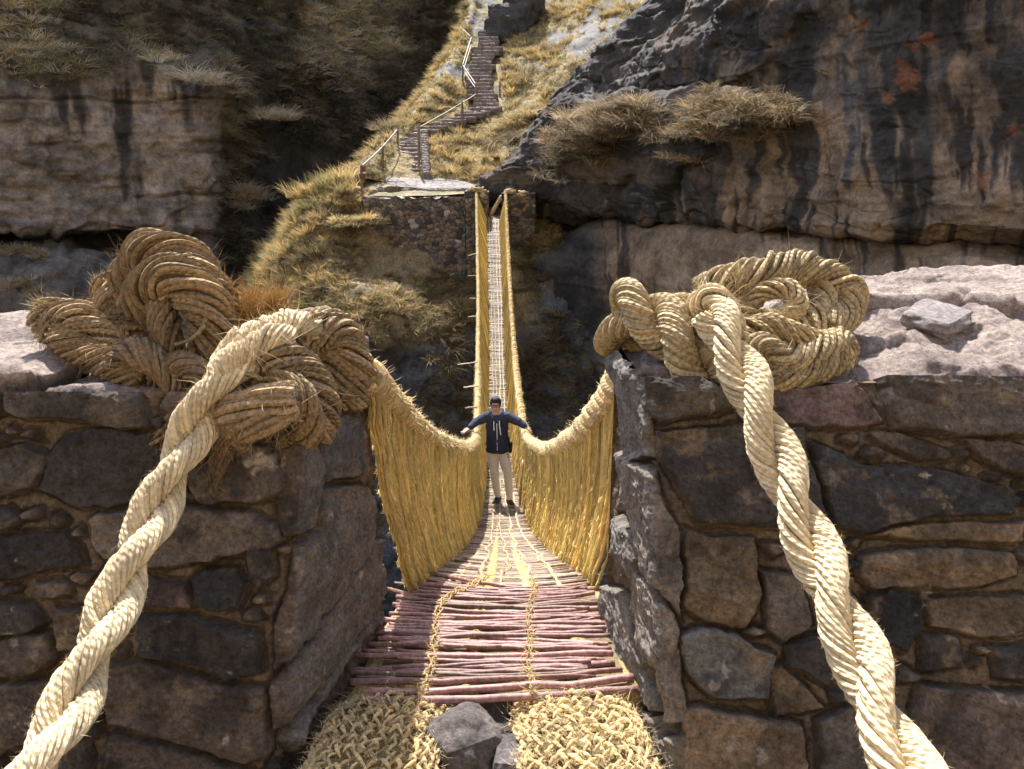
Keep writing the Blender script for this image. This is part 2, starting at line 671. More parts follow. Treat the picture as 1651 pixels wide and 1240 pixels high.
# ---- left cliff and the mountain side behind
Lc = [
    # px   -500           -150          0            150          330          440          560          680          800          960
    [(-500, -330, 47), (-150, -330, 53), (0, -330, 57), (150, -330, 60), (330, -330, 63), (440, -330, 66), (560, -300, 70), (680, -230, 72), (800, -190, 74), (1000, -190, 74)],
    [(-500, -150, 41), (-150, -150, 46), (0, -150, 50), (150, -150, 53), (330, -150, 56.5), (440, -150, 59), (560, -140, 66), (680, -130, 68.5), (800, -120, 70), (1000, -120, 70)],
    [(-500, 0, 37), (-150, 0, 41.5), (0, 0, 45.5), (150, 0, 48.5), (330, 0, 51.5), (440, 0, 56), (560, 0, 63), (680, 0, 65), (800, 0, 66), (1000, 0, 66)],
    [(-500, 60, 35.5), (-150, 60, 39.5), (0, 60, 43.5), (150, 45, 47), (330, 60, 49.5), (440, 60, 55), (560, 45, 61.5), (680, 60, 63), (800, 60, 64), (1000, 60, 64)],
    [(-500, 120, 34), (-150, 120, 38.5), (0, 125, 41.5), (150, 110, 43.8), (330, 135, 46.2), (440, 130, 51), (560, 110, 58), (680, 120, 61), (800, 120, 62), (1000, 120, 62)],
    [(-500, 200, 34), (-150, 200, 38), (0, 200, 41), (150, 200, 43.2), (330, 200, 46), (420, 200, 51.5), (560, 200, 56), (680, 200, 59), (800, 200, 60), (1000, 200, 60)],
    [(-500, 300, 34), (-150, 300, 38), (0, 300, 40.5), (150, 300, 43), (320, 300, 45.5), (420, 300, 50.5), (560, 300, 55), (680, 300, 57), (800, 300, 58), (1000, 300, 58)],
    [(-500, 366, 33.5), (-150, 366, 37.8), (0, 370, 40), (150, 374, 42.2), (320, 366, 45), (420, 380, 49), (560, 380, 54), (680, 380, 56), (800, 380, 57), (1000, 380, 57)],
    [(-500, 374, 35.5), (-150, 374, 39.5), (0, 378, 42), (150, 384, 44), (320, 380, 45.5), (420, 400, 48.5), (560, 400, 53), (680, 400, 55), (800, 400, 56), (1000, 400, 56)],
    [(-500, 392, 35.3), (-150, 392, 39.3), (0, 396, 41.8), (150, 400, 43.5), (320, 410, 45), (420, 430, 48), (560, 430, 52), (680, 430, 54), (800, 430, 55), (1000, 430, 55)],
    [(-500, 405, 32.5), (-150, 405, 36.5), (0, 412, 39.5), (150, 415, 41.5), (320, 430, 44), (420, 460, 47), (560, 470, 50), (680, 470, 52), (800, 470, 53), (1000, 470, 53)],
    [(-500, 520, 30), (-150, 520, 34), (0, 520, 37), (150, 520, 39), (320, 540, 42), (420, 560, 45), (560, 570, 48), (680, 570, 50), (800, 570, 51), (1000, 570, 51)],
    [(-500, 800, 25), (-150, 800, 29), (0, 800, 32), (150, 800, 34), (320, 820, 37), (420, 840, 40), (560, 840, 43), (680, 840, 45), (800, 840, 46), (1000, 840, 46)],
]
# keep the overgrown hillside steep (it stands in its own shade)
for r_ in range(4):
    Lc[r_] = [(x, y, Lc[4][k][2] + (d - Lc[4][k][2]) * .55) for k, (x, y, d) in enumerate(Lc[r_])]
G = patch(Lc, 420, 420)
n = facecam(gnormal(G), G)
px, py, _ = proj(G)
vegtop = sstep(20, -25, py - (112 + 10 * np.sin(px / 37) + 60 * fbm(np.stack([px / 70, py / 200, px * 0], -1), 4, .6, 6)))    # overgrown brow
gully = sstep(310, 400, px + 26 * fbm(G / 4.0, 2, .5, 3))
soft = np.clip(np.maximum(vegtop, gully), 0, 1)
Gd = rockdisp(G, n, 0.9, .32, .08, 6, 1, .22)
bq = np.stack([px / 75 + .5 * fbm(G / 2.5, 3, .5, 66), py / 62 + .35 * fbm(G / 3, 3, .5, 67)], -1)
b1, b2, brid = cells(bq, .95)
blk = (brid - .5) * .55 * sstep(.0, .14, b2 - b1)
c1, c2, crid = cells(bq * np.array([2.3, 3.1]) + 5, .9)
blk = blk + (crid - .5) * .22 * sstep(.0, .16, c2 - c1)
Gd = Gd + n * blk[..., None]
for yl, wv in ((232, 5), (318, 9), (158, 6)):
    ln = np.exp(-((py - yl - wv * fbm(np.stack([px / 60, px * 0, px * 0 + yl], -1), 4)) / 2.2) ** 2) * sstep(-.35, .1, fbm(np.stack([px / 90, px * 0, px * 0 + yl * 3], -1), 3))
    Gd = Gd - n * (ln * .35)[..., None]
Gs = rockdisp(G, n, 1.3, .55, .16, 7, 2)
G2 = Gd * (1 - soft[..., None]) + Gs * soft[..., None]
st = fbm(np.stack([G[..., 0] * .9, G[..., 1] * .3, G[..., 2] * .13], -1), 5, .6, 9)
pk = fbm(G / 1.3, 5, .6, 4)
c = lerp(np.array([.40, .315, .235]), np.array([.26, .205, .155]), sstep(-.3, .4, pk))
c = lerp(c, np.array([.30, .22, .16]), sstep(.25, .6, fbm(G / 2.2, 4, .6, 12)) * .6)
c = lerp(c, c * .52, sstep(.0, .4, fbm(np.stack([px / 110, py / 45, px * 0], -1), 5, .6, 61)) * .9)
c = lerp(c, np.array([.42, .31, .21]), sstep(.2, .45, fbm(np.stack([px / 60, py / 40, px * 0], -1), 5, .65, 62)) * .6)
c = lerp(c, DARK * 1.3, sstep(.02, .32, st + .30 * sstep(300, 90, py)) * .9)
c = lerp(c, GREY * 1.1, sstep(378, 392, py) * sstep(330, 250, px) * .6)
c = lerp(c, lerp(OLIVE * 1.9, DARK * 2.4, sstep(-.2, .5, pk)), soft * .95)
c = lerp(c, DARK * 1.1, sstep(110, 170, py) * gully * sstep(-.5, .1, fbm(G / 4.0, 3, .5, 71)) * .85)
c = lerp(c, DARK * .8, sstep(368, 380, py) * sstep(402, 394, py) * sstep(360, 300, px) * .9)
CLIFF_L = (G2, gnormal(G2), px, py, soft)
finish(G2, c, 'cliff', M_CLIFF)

# ---- lit spur above the far landing (the staircase climbs it)
Uc = [
    [(430, 470, 47), (505, 350, 38), (560, 292, 34.6), (620, 296, 35.0), (700, 298, 35.3), (790, 305, 35.2), (870, 330, 34.8), (960, 380, 34)],
    [(450, 420, 50), (540, 320, 41), (585, 262, 36.2), (640, 258, 36.8), (700, 256, 37.2), (790, 268, 37), (880, 270, 36.4), (980, 320, 35)],
    [(480, 400, 53), (570, 290, 44), (618, 228, 38.6), (680, 216, 39.8), (740, 210, 40.4), (810, 220, 39.8), (890, 215, 38.6), (990, 260, 36.5)],
    [(520, 370, 57), (610, 250, 48), (668, 172, 43), (730, 170, 43.6), (770, 165, 44.0), (840, 165, 43), (915, 145, 41), (1020, 190, 38)],
    [(560, 330, 61), (650, 200, 53), (708, 112, 48.0), (750, 110, 48.4), (785, 106, 48.6), (860, 100, 47), (965, 75, 44.5), (1080, 120, 41)],
    [(590, 280, 66), (690, 150, 59), (738, 58, 53.5), (762, 58, 53.7), (800, 56, 53.9), (890, 40, 52), (1040, 5, 48), (1150, 60, 44)],
    [(620, 240, 70), (710, 90, 64), (752, 8, 58.5), (780, 5, 58.5), (815, 0, 58.5), (910, -25, 56), (1080, -70, 51), (1200, -20, 47)],
    [(640, 160, 76), (720, -10, 70), (760, -90, 66), (790, -95, 66), (830, -100, 65.5), (930, -130, 62), (1120, -190, 56), (1250, -150, 52)],
]
G = patch(Uc, 260, 260)
n = facecam(gnormal(G), G)
px, py, _ = proj(G)
G2 = rockdisp(G, n, 0.22, .12, .05, 3.0, 21)
tu = fbm(G / 1.1, 4, .6, 6)
c = lerp(np.array([.30, .225, .095]), np.array([.135, .115, .055]), sstep(-.15, .45, tu))
rk = sstep(.22, .4, fbm(G / 2.6, 4, .6, 31) + .16 * sstep(820, 960, px))
c = lerp(c, np.array([.16, .155, .15]), rk * .9)
SPUR = (G2, gnormal(G2), px, py, rk)
finish(G2, c, 'slope', M_SOIL)

# ---- bank below the far landing
Bc = [
    [(480, 330, 44), (535, 300, 37), (562, 288, 34.2), (590, 300, 33.4), (680, 305, 33.5), (760, 330, 33.4), (840, 345, 33.4), (920, 400, 32.6), (1060, 440, 31)],
    [(430, 410, 43), (470, 375, 36), (500, 340, 33.2), (570, 370, 32.2), (660, 424, 31.9), (760, 446, 31.7), (850, 402, 31.8), (950, 440, 30.4), (1060, 480, 29)],
    [(395, 480, 42), (432, 445, 35), (462, 405, 32.2), (550, 432, 30.4), (640, 462, 30.4), (750, 478, 30.6), (850, 440, 31.0), (950, 480, 29.4), (1060, 520, 28)],
    [(370, 570, 41), (405, 530, 34), (440, 490, 31.2), (520, 490, 28.8), (630, 490, 28.6), (740, 500, 29.2), (850, 510, 30.2), (950, 540, 28.6), (1060, 580, 27)],
    [(350, 660, 40), (385, 620, 33), (420, 580, 30.0), (510, 560, 27.6), (620, 545, 27.6), (730, 570, 28.0), (850, 590, 29.6), (960, 610, 28), (1070, 640, 26)],
    [(330, 760, 39), (370, 720, 32), (410, 690, 29.4), (500, 680, 27.2), (620, 680, 27.2), (730, 690, 27.8), (850, 700, 29.0), (970, 700, 27.4), (1080, 720, 25)],
    [(300, 900, 37), (350, 880, 31), (400, 860, 28.4), (500, 850, 26.4), (620, 850, 26.4), (730, 860, 27), (850, 860, 28), (980, 860, 26.4), (1100, 860, 24)],
    [(280, 1100, 35), (330, 1080, 30), (380, 1080, 27), (500, 1080, 25), (620, 1080, 25), (730, 1080, 25.5), (850, 1080, 26), (990, 1080, 24.4), (1120, 1080, 22)],
]
G = patch(Bc, 380, 340)
n = facecam(gnormal(G), G)
px, py, _ = proj(G)
Ga = rockdisp(G, n, 0.5, .26, .07, 3.0, 41)
Gb = rockdisp(G, n, 0.8, .38, .12, 3.0, 42, .12)
rockm = sstep(-12, 28, py - (520 - 60 * sstep(640, 720, px) * 0 + 55 * fbm(G / 2.4, 3, .5, 5))) * sstep(440, 500, px)
rockm = np.maximum(rockm, sstep(846, 905, px + 25 * fbm(G / 1.5, 3, .5, 8)) * sstep(395, 440, py))
G2 = Ga * (1 - rockm[..., None]) + Gb * rockm[..., None]
tu = fbm(G / .9, 4, .6, 16)
c = lerp(np.array([.27, .20, .105]), np.array([.125, .098, .060]), sstep(-.2, .45, tu))
gr = lerp(np.array([.105, .105, .115]), DARK * 1.6, sstep(-.15, .35, fbm(G / 1.6, 4, .6, 18)))
gr = lerp(gr, np.array([.13, .10, .055]), sstep(.1, .45, fbm(G / 1.0, 4, .6, 28)) * .7)
c = lerp(c, gr, rockm)
BANK = (G2, gnormal(G2), px, py, rockm)
finish(G2, c, 'bank', M_SOIL)

# ---- right-hand cliff: overhanging upper mass
def rc(py, ds, off=(0, 0, 0, 0, 0, 0, 0, 0)):
    xs = (850, 930, 1050, 1200, 1400, 1651, 1950, 2400)
    return [(x, py + o, d) for x, d, o in zip(xs, ds, off)]


Rc = [
    [(1330, -330, 44), (1290, -330, 36.0), (1320, -330, 33), (1370, -330, 30.0), (1420, -330, 25.6), (1500, -330, 20.9), (1651, -330, 17.6), (1950, -330, 15), (2400, -330, 12.5)],
    [(1180, -150, 44), (1130, -150, 32.6), (1160, -150, 30), (1200, -150, 26.8), (1290, -150, 23.0), (1430, -150, 19.6), (1651, -150, 17.3), (1950, -150, 14.7), (2400, -150, 12.3)],
    [(1105, -10, 44), (1055, -10, 33.6), (1085, 0, 30.8), (1130, 0, 27.6), (1230, 0, 23.6), (1410, 0, 19.8), (1651, 0, 17.0), (1950, 0, 14.5), (2400, 0, 12.1)],
    [(1010, 75, 43), (962, 75, 34.0), (1000, 80, 31.5), (1065, 80, 28.0), (1205, 80, 24.2), (1400, 80, 20.1), (1651, 80, 16.9), (1950, 80, 14.3), (2400, 80, 12)],
    [(950, 150, 42), (905, 145, 34.8), (950, 150, 32.4), (1050, 150, 28.7), (1200, 145, 24.4), (1400, 150, 19.9), (1651, 150, 16.7), (1950, 150, 14.2), (2400, 150, 11.8)],
    [(900, 212, 41), (855, 208, 34.5), (920, 172, 31.4), (1050, 168, 27.2), (1200, 166, 23.0), (1400, 200, 19.6), (1651, 200, 16.5), (1950, 200, 14), (2400, 200, 11.6)],
    [(860, 262, 40), (805, 260, 34.2), (905, 225, 30.9), (1050, 230, 26.6), (1200, 240, 22.6), (1400, 270, 19.0), (1651, 270, 16), (1950, 270, 13.6), (2400, 270, 11.2)],
    [(820, 305, 39), (762, 300, 34.0), (900, 290, 31.2), (1050, 310, 26.9), (1200, 320, 22.6), (1400, 330, 18.8), (1651, 345, 15.6), (1950, 350, 13.3), (2400, 360, 11)],
    [(830, 335, 39), (785, 330, 34.6), (905, 340, 32.0), (1050, 352, 27.6), (1200, 364, 23.0), (1400, 372, 19.0), (1651, 395, 15.7), (1950, 410, 13.4), (2400, 430, 11)],
    [(840, 345, 39), (800, 340, 37), (910, 347, 34.6), (1050, 356, 29.8), (1200, 369, 25.0), (1400, 377, 20.8), (1651, 401, 17.5), (1950, 416, 15), (2400, 436, 12.5)],
    [(850, 385, 39), (810, 380, 37), (910, 390, 35.0), (1050, 368, 30.2), (1200, 372, 25.4), (1400, 381, 21.2), (1651, 406, 17.7), (1950, 420, 15), (2400, 440, 12.5)],
]
G = patch(Rc, 560, 420)
n = facecam(gnormal(G), G)
px, py, _ = proj(G)
G2 = rockdisp(G, n, 0.6, .24, .09, 5, 61, .14)
bq = np.stack([G[..., 1] * .55 + G[..., 0] * .35 + .5 * fbm(G / 2.0, 3, .5, 66), G[..., 2] * .8 + .4 * fbm(G / 1.6, 3, .5, 67)], -1)
b1, b2, brid = cells(bq, .9)
blk = (brid - .5) * .5 * sstep(.0, .12, b2 - b1) - .16 * sstep(.07, .0, b2 - b1)
bq2 = np.stack([bq[..., 0] * 2.9 + 3, bq[..., 1] * 2.4], -1)
b1, b2, brid2 = cells(bq2, .9)
blk = blk + (brid2 - .5) * .16 * sstep(.0, .15, b2 - b1)
G2 = G2 + n * (blk * (.35 + .65 * sstep(1500, 1150, px)))[..., None]
# vertical water streaks
ssx = np.stack([px / 46.0, py / 420.0, np.zeros_like(px)], -1)
warp = fbm(np.stack([px / 120, py / 120, px * 0], -1), 3, .5, 3)
s1 = fbm(ssx + warp[..., None] * .5, 4, .62, 13)
s2 = fbm(np.stack([px / 17.0, py / 130.0, px * 0], -1) + warp[..., None] * .8, 4, .6, 23)
pk = fbm(np.stack([px / 60, py / 60, px * 0], -1), 5, .6, 33)
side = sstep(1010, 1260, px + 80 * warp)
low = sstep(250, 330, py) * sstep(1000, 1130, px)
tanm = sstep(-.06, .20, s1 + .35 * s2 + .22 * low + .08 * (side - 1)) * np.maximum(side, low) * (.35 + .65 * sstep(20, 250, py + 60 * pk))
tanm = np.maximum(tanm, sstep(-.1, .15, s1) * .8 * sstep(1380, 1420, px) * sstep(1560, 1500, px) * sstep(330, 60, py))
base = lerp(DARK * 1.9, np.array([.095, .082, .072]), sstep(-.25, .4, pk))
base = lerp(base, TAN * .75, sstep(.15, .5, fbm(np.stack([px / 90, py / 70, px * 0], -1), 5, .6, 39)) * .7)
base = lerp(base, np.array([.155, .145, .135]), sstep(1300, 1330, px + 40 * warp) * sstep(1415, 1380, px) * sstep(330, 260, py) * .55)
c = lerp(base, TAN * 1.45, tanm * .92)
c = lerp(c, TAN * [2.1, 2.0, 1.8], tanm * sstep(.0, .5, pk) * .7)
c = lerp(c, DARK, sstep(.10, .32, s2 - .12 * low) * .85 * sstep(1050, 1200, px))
# orange lichen
oc = np.zeros_like(px)
for (ox, oy, r) in ((1470, 130, 26), (1500, 62, 18), (1465, 118, 22), (1440, 160, 14), (1580, 290, 22), (1480, 75, 12), (1455, 100, 14), (1390, 40, 14), (1620, 200, 12)):
    oc = np.maximum(oc, np.exp(-((px - ox) ** 2 + (py - oy) ** 2) / (r * r)))
c = lerp(c, np.array([.26, .095, .040]), sstep(.58, .85, oc * 1.1 + .95 * fbm(np.stack([px / 8, py / 8, px * 0], -1), 5, .7, 44)) * sstep(.03, .2, oc) * .8)
# pale lichen
lk = sstep(.34, .46, fbm(np.stack([px / 16, py / 14, px * 0], -1), 4, .55, 54)) * sstep(1350, 1000, px)
c = lerp(c, np.array([.22, .22, .20]), lk * .6)
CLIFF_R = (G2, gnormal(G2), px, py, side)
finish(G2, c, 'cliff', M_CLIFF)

# ---- paler rock shelf under the overhang
Sc = [
    [(840, 372, 36), (905, 380, 35), (985, 352, 31.5), (1050, 362, 29.6), (1200, 370, 25.0), (1400, 379, 20.8), (1651, 403, 17.4), (1950, 418, 14.8), (2400, 438, 12.2)],
    [(842, 392, 34.2), (900, 398, 32.6), (960, 375, 29.6), (1050, 366, 27.6), (1200, 380, 23.2), (1400, 392, 19.4), (1651, 418, 16.2), (1950, 430, 13.8), (2400, 450, 11.2)],
    [(850, 420, 32.0), (900, 420, 30.4), (960, 410, 28.6), (1050, 410, 26.6), (1200, 420, 22.4), (1400, 432, 18.8), (1651, 455, 15.6), (1950, 470, 13.3), (2400, 490, 10.8)],
    [(856, 480, 31.0), (905, 480, 29.6), (960, 480, 28.0), (1050, 480, 26.0), (1200, 490, 22), (1400, 500, 18.4), (1651, 520, 15.2), (1950, 540, 13), (2400, 560, 10.6)],
    [(860, 580, 30.4), (905, 580, 29), (960, 580, 27.4), (1050, 580, 25.4), (1200, 590, 21.4), (1400, 600, 18), (1651, 620, 14.8), (1950, 640, 12.6), (2400, 660, 10.2)],
    [(860, 720, 30), (905, 720, 28.4), (960, 720, 26.8), (1050, 720, 24.8), (1200, 730, 20.6), (1400, 740, 17), (1651, 760, 14), (1950, 780, 12), (2400, 800, 9.6)],
    [(860, 1000, 27), (905, 1000, 25.4), (960, 1000, 24), (1050, 1000, 22), (1200, 1000, 18), (1400, 1000, 15), (1651, 1000, 12), (1950, 1000, 10), (2400, 1000, 8)],
]
G = patch(Sc, 420, 260)
n = facecam(gnormal(G), G)
px, py, _ = proj(G)
G2 = rockdisp(G, n, 0.45, .16, .045, 4, 71, .12)
pk = fbm(np.stack([px / 70, py / 50, px * 0], -1), 5, .6, 73)
s2 = fbm(np.stack([px / 20.0, py / 160.0, px * 0], -1), 4, .6, 83)
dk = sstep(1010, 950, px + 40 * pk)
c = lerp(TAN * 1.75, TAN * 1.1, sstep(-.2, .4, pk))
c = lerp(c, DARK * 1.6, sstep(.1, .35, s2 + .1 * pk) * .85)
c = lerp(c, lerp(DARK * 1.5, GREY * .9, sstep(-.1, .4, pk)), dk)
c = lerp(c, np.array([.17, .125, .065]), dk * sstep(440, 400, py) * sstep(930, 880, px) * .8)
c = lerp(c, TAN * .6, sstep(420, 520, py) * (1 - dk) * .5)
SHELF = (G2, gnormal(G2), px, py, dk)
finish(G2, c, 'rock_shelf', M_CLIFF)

# ---- the gorge bottom and the ground the camera stands on
mb = MB()
gx, gy = np.meshgrid(np.linspace(-60, 40, 90), np.linspace(3.4, 60, 70))
gz = -16 + fbm(np.stack([gx, gy, gx * 0], -1) / 5, 4) * 1.2
mb.add(np.stack([gx, gy, gz], -1), gridq(70, 90)[:, ::-1], None, (.05, .042, .034))
structure(mb.build('gorge_floor', M_SOIL))
mb = MB()
gx, gy = np.meshgrid(np.linspace(-7, 7, 240), np.linspace(-6, 3.3, 200))
gz = -2.16 + fbm(np.stack([gx, gy, gx * 0], -1) / .5, 4) * .035
gz = gz - sstep(3.0, 3.28, gy) * 1.2
mb.add(np.stack([gx, gy, gz], -1), gridq(200, 240)[:, ::-1], None, lerp(np.array([.22, .16, .11]), np.array([.13, .10, .075]), sstep(-.3, .4, fbm(np.stack([gx, gy, gx * 0], -1) / .3, 4))).reshape(-1, 3))
structure(mb.build('ground', M_SLAB))
# near bank falling into the gorge under the abutment
mb = MB()
a, b = np.meshgrid(np.linspace(-9, 9, 160), np.linspace(0, 1, 60))
q = np.stack([a, 3.1 + b * 1.4 + .25 * fbm(np.stack([a, b * 6, a * 0], -1), 3), -2.25 - b * 14], -1)
mb.add(q, gridq(60, 160)[:, ::-1], None, (.045, .036, .028))
structure(mb.build('near_bank', M_CLIFF))


# unseen hillside added behind the camera to bounce warm sunlight onto shaded faces
mb = MB()
gx, gy = np.meshgrid(np.linspace(-70, 70, 160), np.linspace(0, 1, 120))
yy = -5 - gy * 75
zz = -2.3 + gy * 62 + 3.0 * fbm(np.stack([gx / 9, gy * 7, gx * 0], -1), 4) * sstep(0, .15, gy) + np.abs(gx) * .12
mb.add(np.stack([gx, yy, zz], -1), gridq(120, 160), None, lerp(np.array([.46, .35, .19]), np.array([.27, .20, .12]), sstep(-.3, .4, fbm(np.stack([gx / 4, gy * 16, gx * 0], -1), 5, .6, 3))).reshape(-1, 3))
structure(mb.build('hillside', M_SOIL))


# ================================================================== GRASS (uncountable)
def pick(patchd, cnt, mask):
    Gp, nn, px, py, _ = patchd
    wgt = mask.astype(float).ravel()
    # weight by area so that the density is even on the ground
    da = np.linalg.norm(np.cross(np.gradient(Gp, axis=0), np.gradient(Gp, axis=1)), axis=-1).ravel()
    wgt = wgt * da
    if wgt.sum() <= 0:
        return np.zeros((0, 3)), np.zeros((0, 3)), np.zeros(0), np.zeros(0)
    i = rng.choice(len(wgt), cnt, p=wgt / wgt.sum())
    nn_ = nn.reshape(-1, 3)[i]
    b = Gp.reshape(-1, 3)[i]
    nn_ = nn_ * np.sign((nn_ * -b).sum(1, keepdims=True))
    nn_ = np.where(nn_[:, 2:3] < -.5, -nn_, nn_)
    return b, nn_, px.ravel()[i], py.ravel()[i]


def clump(b, s_=1.0, seed=0):
    return fbm(b / s_, 3, .5, seed)


GOLD = np.array([.52, .38, .16])
STR2 = np.array([.40, .31, .15])
OLV = np.array([.24, .195, .10])
BRN = np.array([.20, .14, .075])
GREN = np.array([.21, .20, .085])


def gcol(k, seed, pal, probs):
    pal = np.asarray(pal)
    return pal[rng.choice(len(pal), k, p=probs)]


STAIRP = [[(610, 300), (688, 300), (684, 210), (634, 210)], [(760, 180), (818, 180), (806, 120), (812, 60), (822, -40), (750, -40), (762, 60), (754, 125)]]


def offstairs(px, py):
    m = np.ones(px.shape, bool)
    for q in STAIRP:
        m &= ~inpoly(px, py, q)
    return m


# lit spur: short turf everywhere, taller tussocks in clumps
mb = MB()
Gp, nn, px, py, rk = SPUR
b, n_, x_, y_ = pick(SPUR, 9000, (rk < .6) & (px > 560) & (py < 330) & (py > -60) & offstairs(px, py - 4))
grass(mb, b, n_, rng.uniform(.12, .28, len(b)), 16, gcol(len(b), 1, [GOLD, STR2, OLV, GREN], [.3, .32, .23, .15]), w=.011, rad=.6, droop=.5, spread=.8)
m = (rk < .7) & offstairs(px, py - 14) & offstairs(px, py) & (px > 560) & (py < 300) & (py > -60) & (fbm(Gp / 1.6, 3, .5, 77) > .02)
b, n_, x_, y_ = pick(SPUR, 1500, m)
grass(mb, b, n_, rng.uniform(.35, .75, len(b)), 60, gcol(len(b), 1, [GOLD, STR2, BRN, OLV], [.35, .3, .15, .2]), w=.011, rad=.22, droop=.7, spread=.75)
tag(mb.build('hillside_grass', M_GRASS), 'sunlit golden tussock grass covering the spur around the stone steps', 'grass', kind='stuff')

mb = MB()
Gp, nn, px, py, rm = BANK
b, n_, x_, y_ = pick(BANK, 3600, (rm < .5) & (py > 285) & (py < 640) & (px > 380) & (fbm(Gp / 1.1, 3, .5, 90) > .0) & ~((px > 588) & (px < 775) & (py < 445)))
grass(mb, b, n_, rng.uniform(.12, .3, len(b)), 16, gcol(len(b), 1, [GOLD, STR2, OLV, BRN], [.22, .33, .20, .25]), w=.010, rad=.6, droop=.8, spread=.8)
m = (rm < .6) & (py > 330) & (py < 640) & (px > 480) & (fbm(Gp / 1.3, 3, .5, 78) > .06) & ~((px > 580) & (px < 775) & (py < 450))
b, n_, x_, y_ = pick(BANK, 420, m)
grass(mb, b, n_, rng.uniform(.3, .62, len(b)), 60, gcol(len(b), 1, [STR2, BRN, OLV, GOLD], [.4, .2, .25, .15]), w=.010, rad=.25, droop=.9, spread=.8)
# bright fringe along the left edge of the bank
m = (px < 520) & (px > 395) & (py > 285) & (py < 560) & (py > 300)
b, n_, x_, y_ = pick(BANK, 520, m)
grass(mb, b, n_, rng.uniform(.4, .85, len(b)), 60, gcol(len(b), 1, [GOLD, STR2, GREN], [.4, .4, .2]), w=.010, rad=.22, droop=.5, spread=.7)
m = (px < 600) & (px > 500) & (py > 275) & (py < 345)
b, n_, x_, y_ = pick(BANK, 160, m)
grass(mb, b, n_, rng.uniform(.3, .7, len(b)), 60, gcol(len(b), 1, [GOLD, STR2, GREN], [.4, .4, .2]), w=.010, rad=.22, droop=.5, spread=.7)
m = (px > 690) & (px < 765) & (py > 440) & (py < 700)
b, n_, x_, y_ = pick(BANK, 160, m)
grass(mb, b, n_, rng.uniform(.3, .7, len(b)), 50, gcol(len(b), 1, [STR2, BRN, OLV], [.3, .4, .3]), w=.009, rad=.3, droop=1.2, spread=.9)
m = (px > 835) & (px < 990) & (py > 385) & (py < 720) & (fbm(Gp / 1.2, 3, .5, 79) > .05)
b, n_, x_, y_ = pick(BANK, 260, m)
grass(mb, b, n_, rng.uniform(.25, .6, len(b)), 50, gcol(len(b), 1, [BRN, OLV, STR2], [.45, .4, .15]), w=.009, rad=.4, droop=1.2, spread=1.0)
tag(mb.build('bank_grass', M_GRASS), 'patchy dry grass on the steep bank below the far landing', 'grass', kind='stuff')

mb = MB()
Gp, nn, px, py, soft = CLIFF_L
BR2, OL2, GY2 = np.array([.50, .38, .22]), np.array([.33, .28, .155]), np.array([.56, .48, .34])
m = (soft > .45) & (py < 150) & (px > -200) & (px < 860)
b, n_, x_, y_ = pick(CLIFF_L, 5200, m)
cc = gcol(len(b), 1, [BR2, OL2, GY2, STR2 * 1.1], [.34, .36, .2, .1]) * (0.28 + 1.0 * sstep(-.25, .3, clump(b, 3.2, 3)))[:, None]
grass(mb, b, n_, rng.uniform(.35, .95, len(b)), 34, cc, w=.017, rad=.45, droop=1.0, spread=.9)
m = (soft > .4) & (py >= 110) & (py < 460) & (px > 260) & (px < 720) & (fbm(Gp / 3.0, 3, .5, 80) > -.1)
b, n_, x_, y_ = pick(CLIFF_L, 1700, m)
cc = gcol(len(b), 1, [BR2 * .5, OL2 * .42, GY2 * .5], [.35, .45, .2]) * (.35 + .9 * sstep(-.2, .35, clump(b, 3.0, 9)))[:, None]
grass(mb, b, n_, rng.uniform(.35, .9, len(b)), 34, cc, w=.016, rad=.5, droop=1.4, spread=1.0)
m = (soft < .6) & (py > 405) & (py < 540) & (px < 420) & (fbm(Gp / 1.6, 3, .5, 81) > .1)
b, n_, x_, y_ = pick(CLIFF_L, 420, m)
grass(mb, b, n_, rng.uniform(.3, .8, len(b)), 40, gcol(len(b), 1, [BR2, OL2, GY2], [.4, .3, .3]), w=.013, rad=.3, droop=.8, spread=.8)
tag(mb.build('mountain_grass', M_GRASS), 'shaded brown grass and scrub overhanging the left cliff', 'grass', kind='stuff')
# ================================================================== NEAR WALLS
GB = np.array([.138, .108, .082])     # grey brown
DK = np.array([.060, .050, .042])     # dark weathered
BK = np.array([.029, .027, .026])
TB = np.array([.205, .142, .085])     # tan brown
RB = np.array([.120, .086, .063])     # red brown
PK = np.array([.185, .125, .108])
LG = np.array([.20, .18, .155])


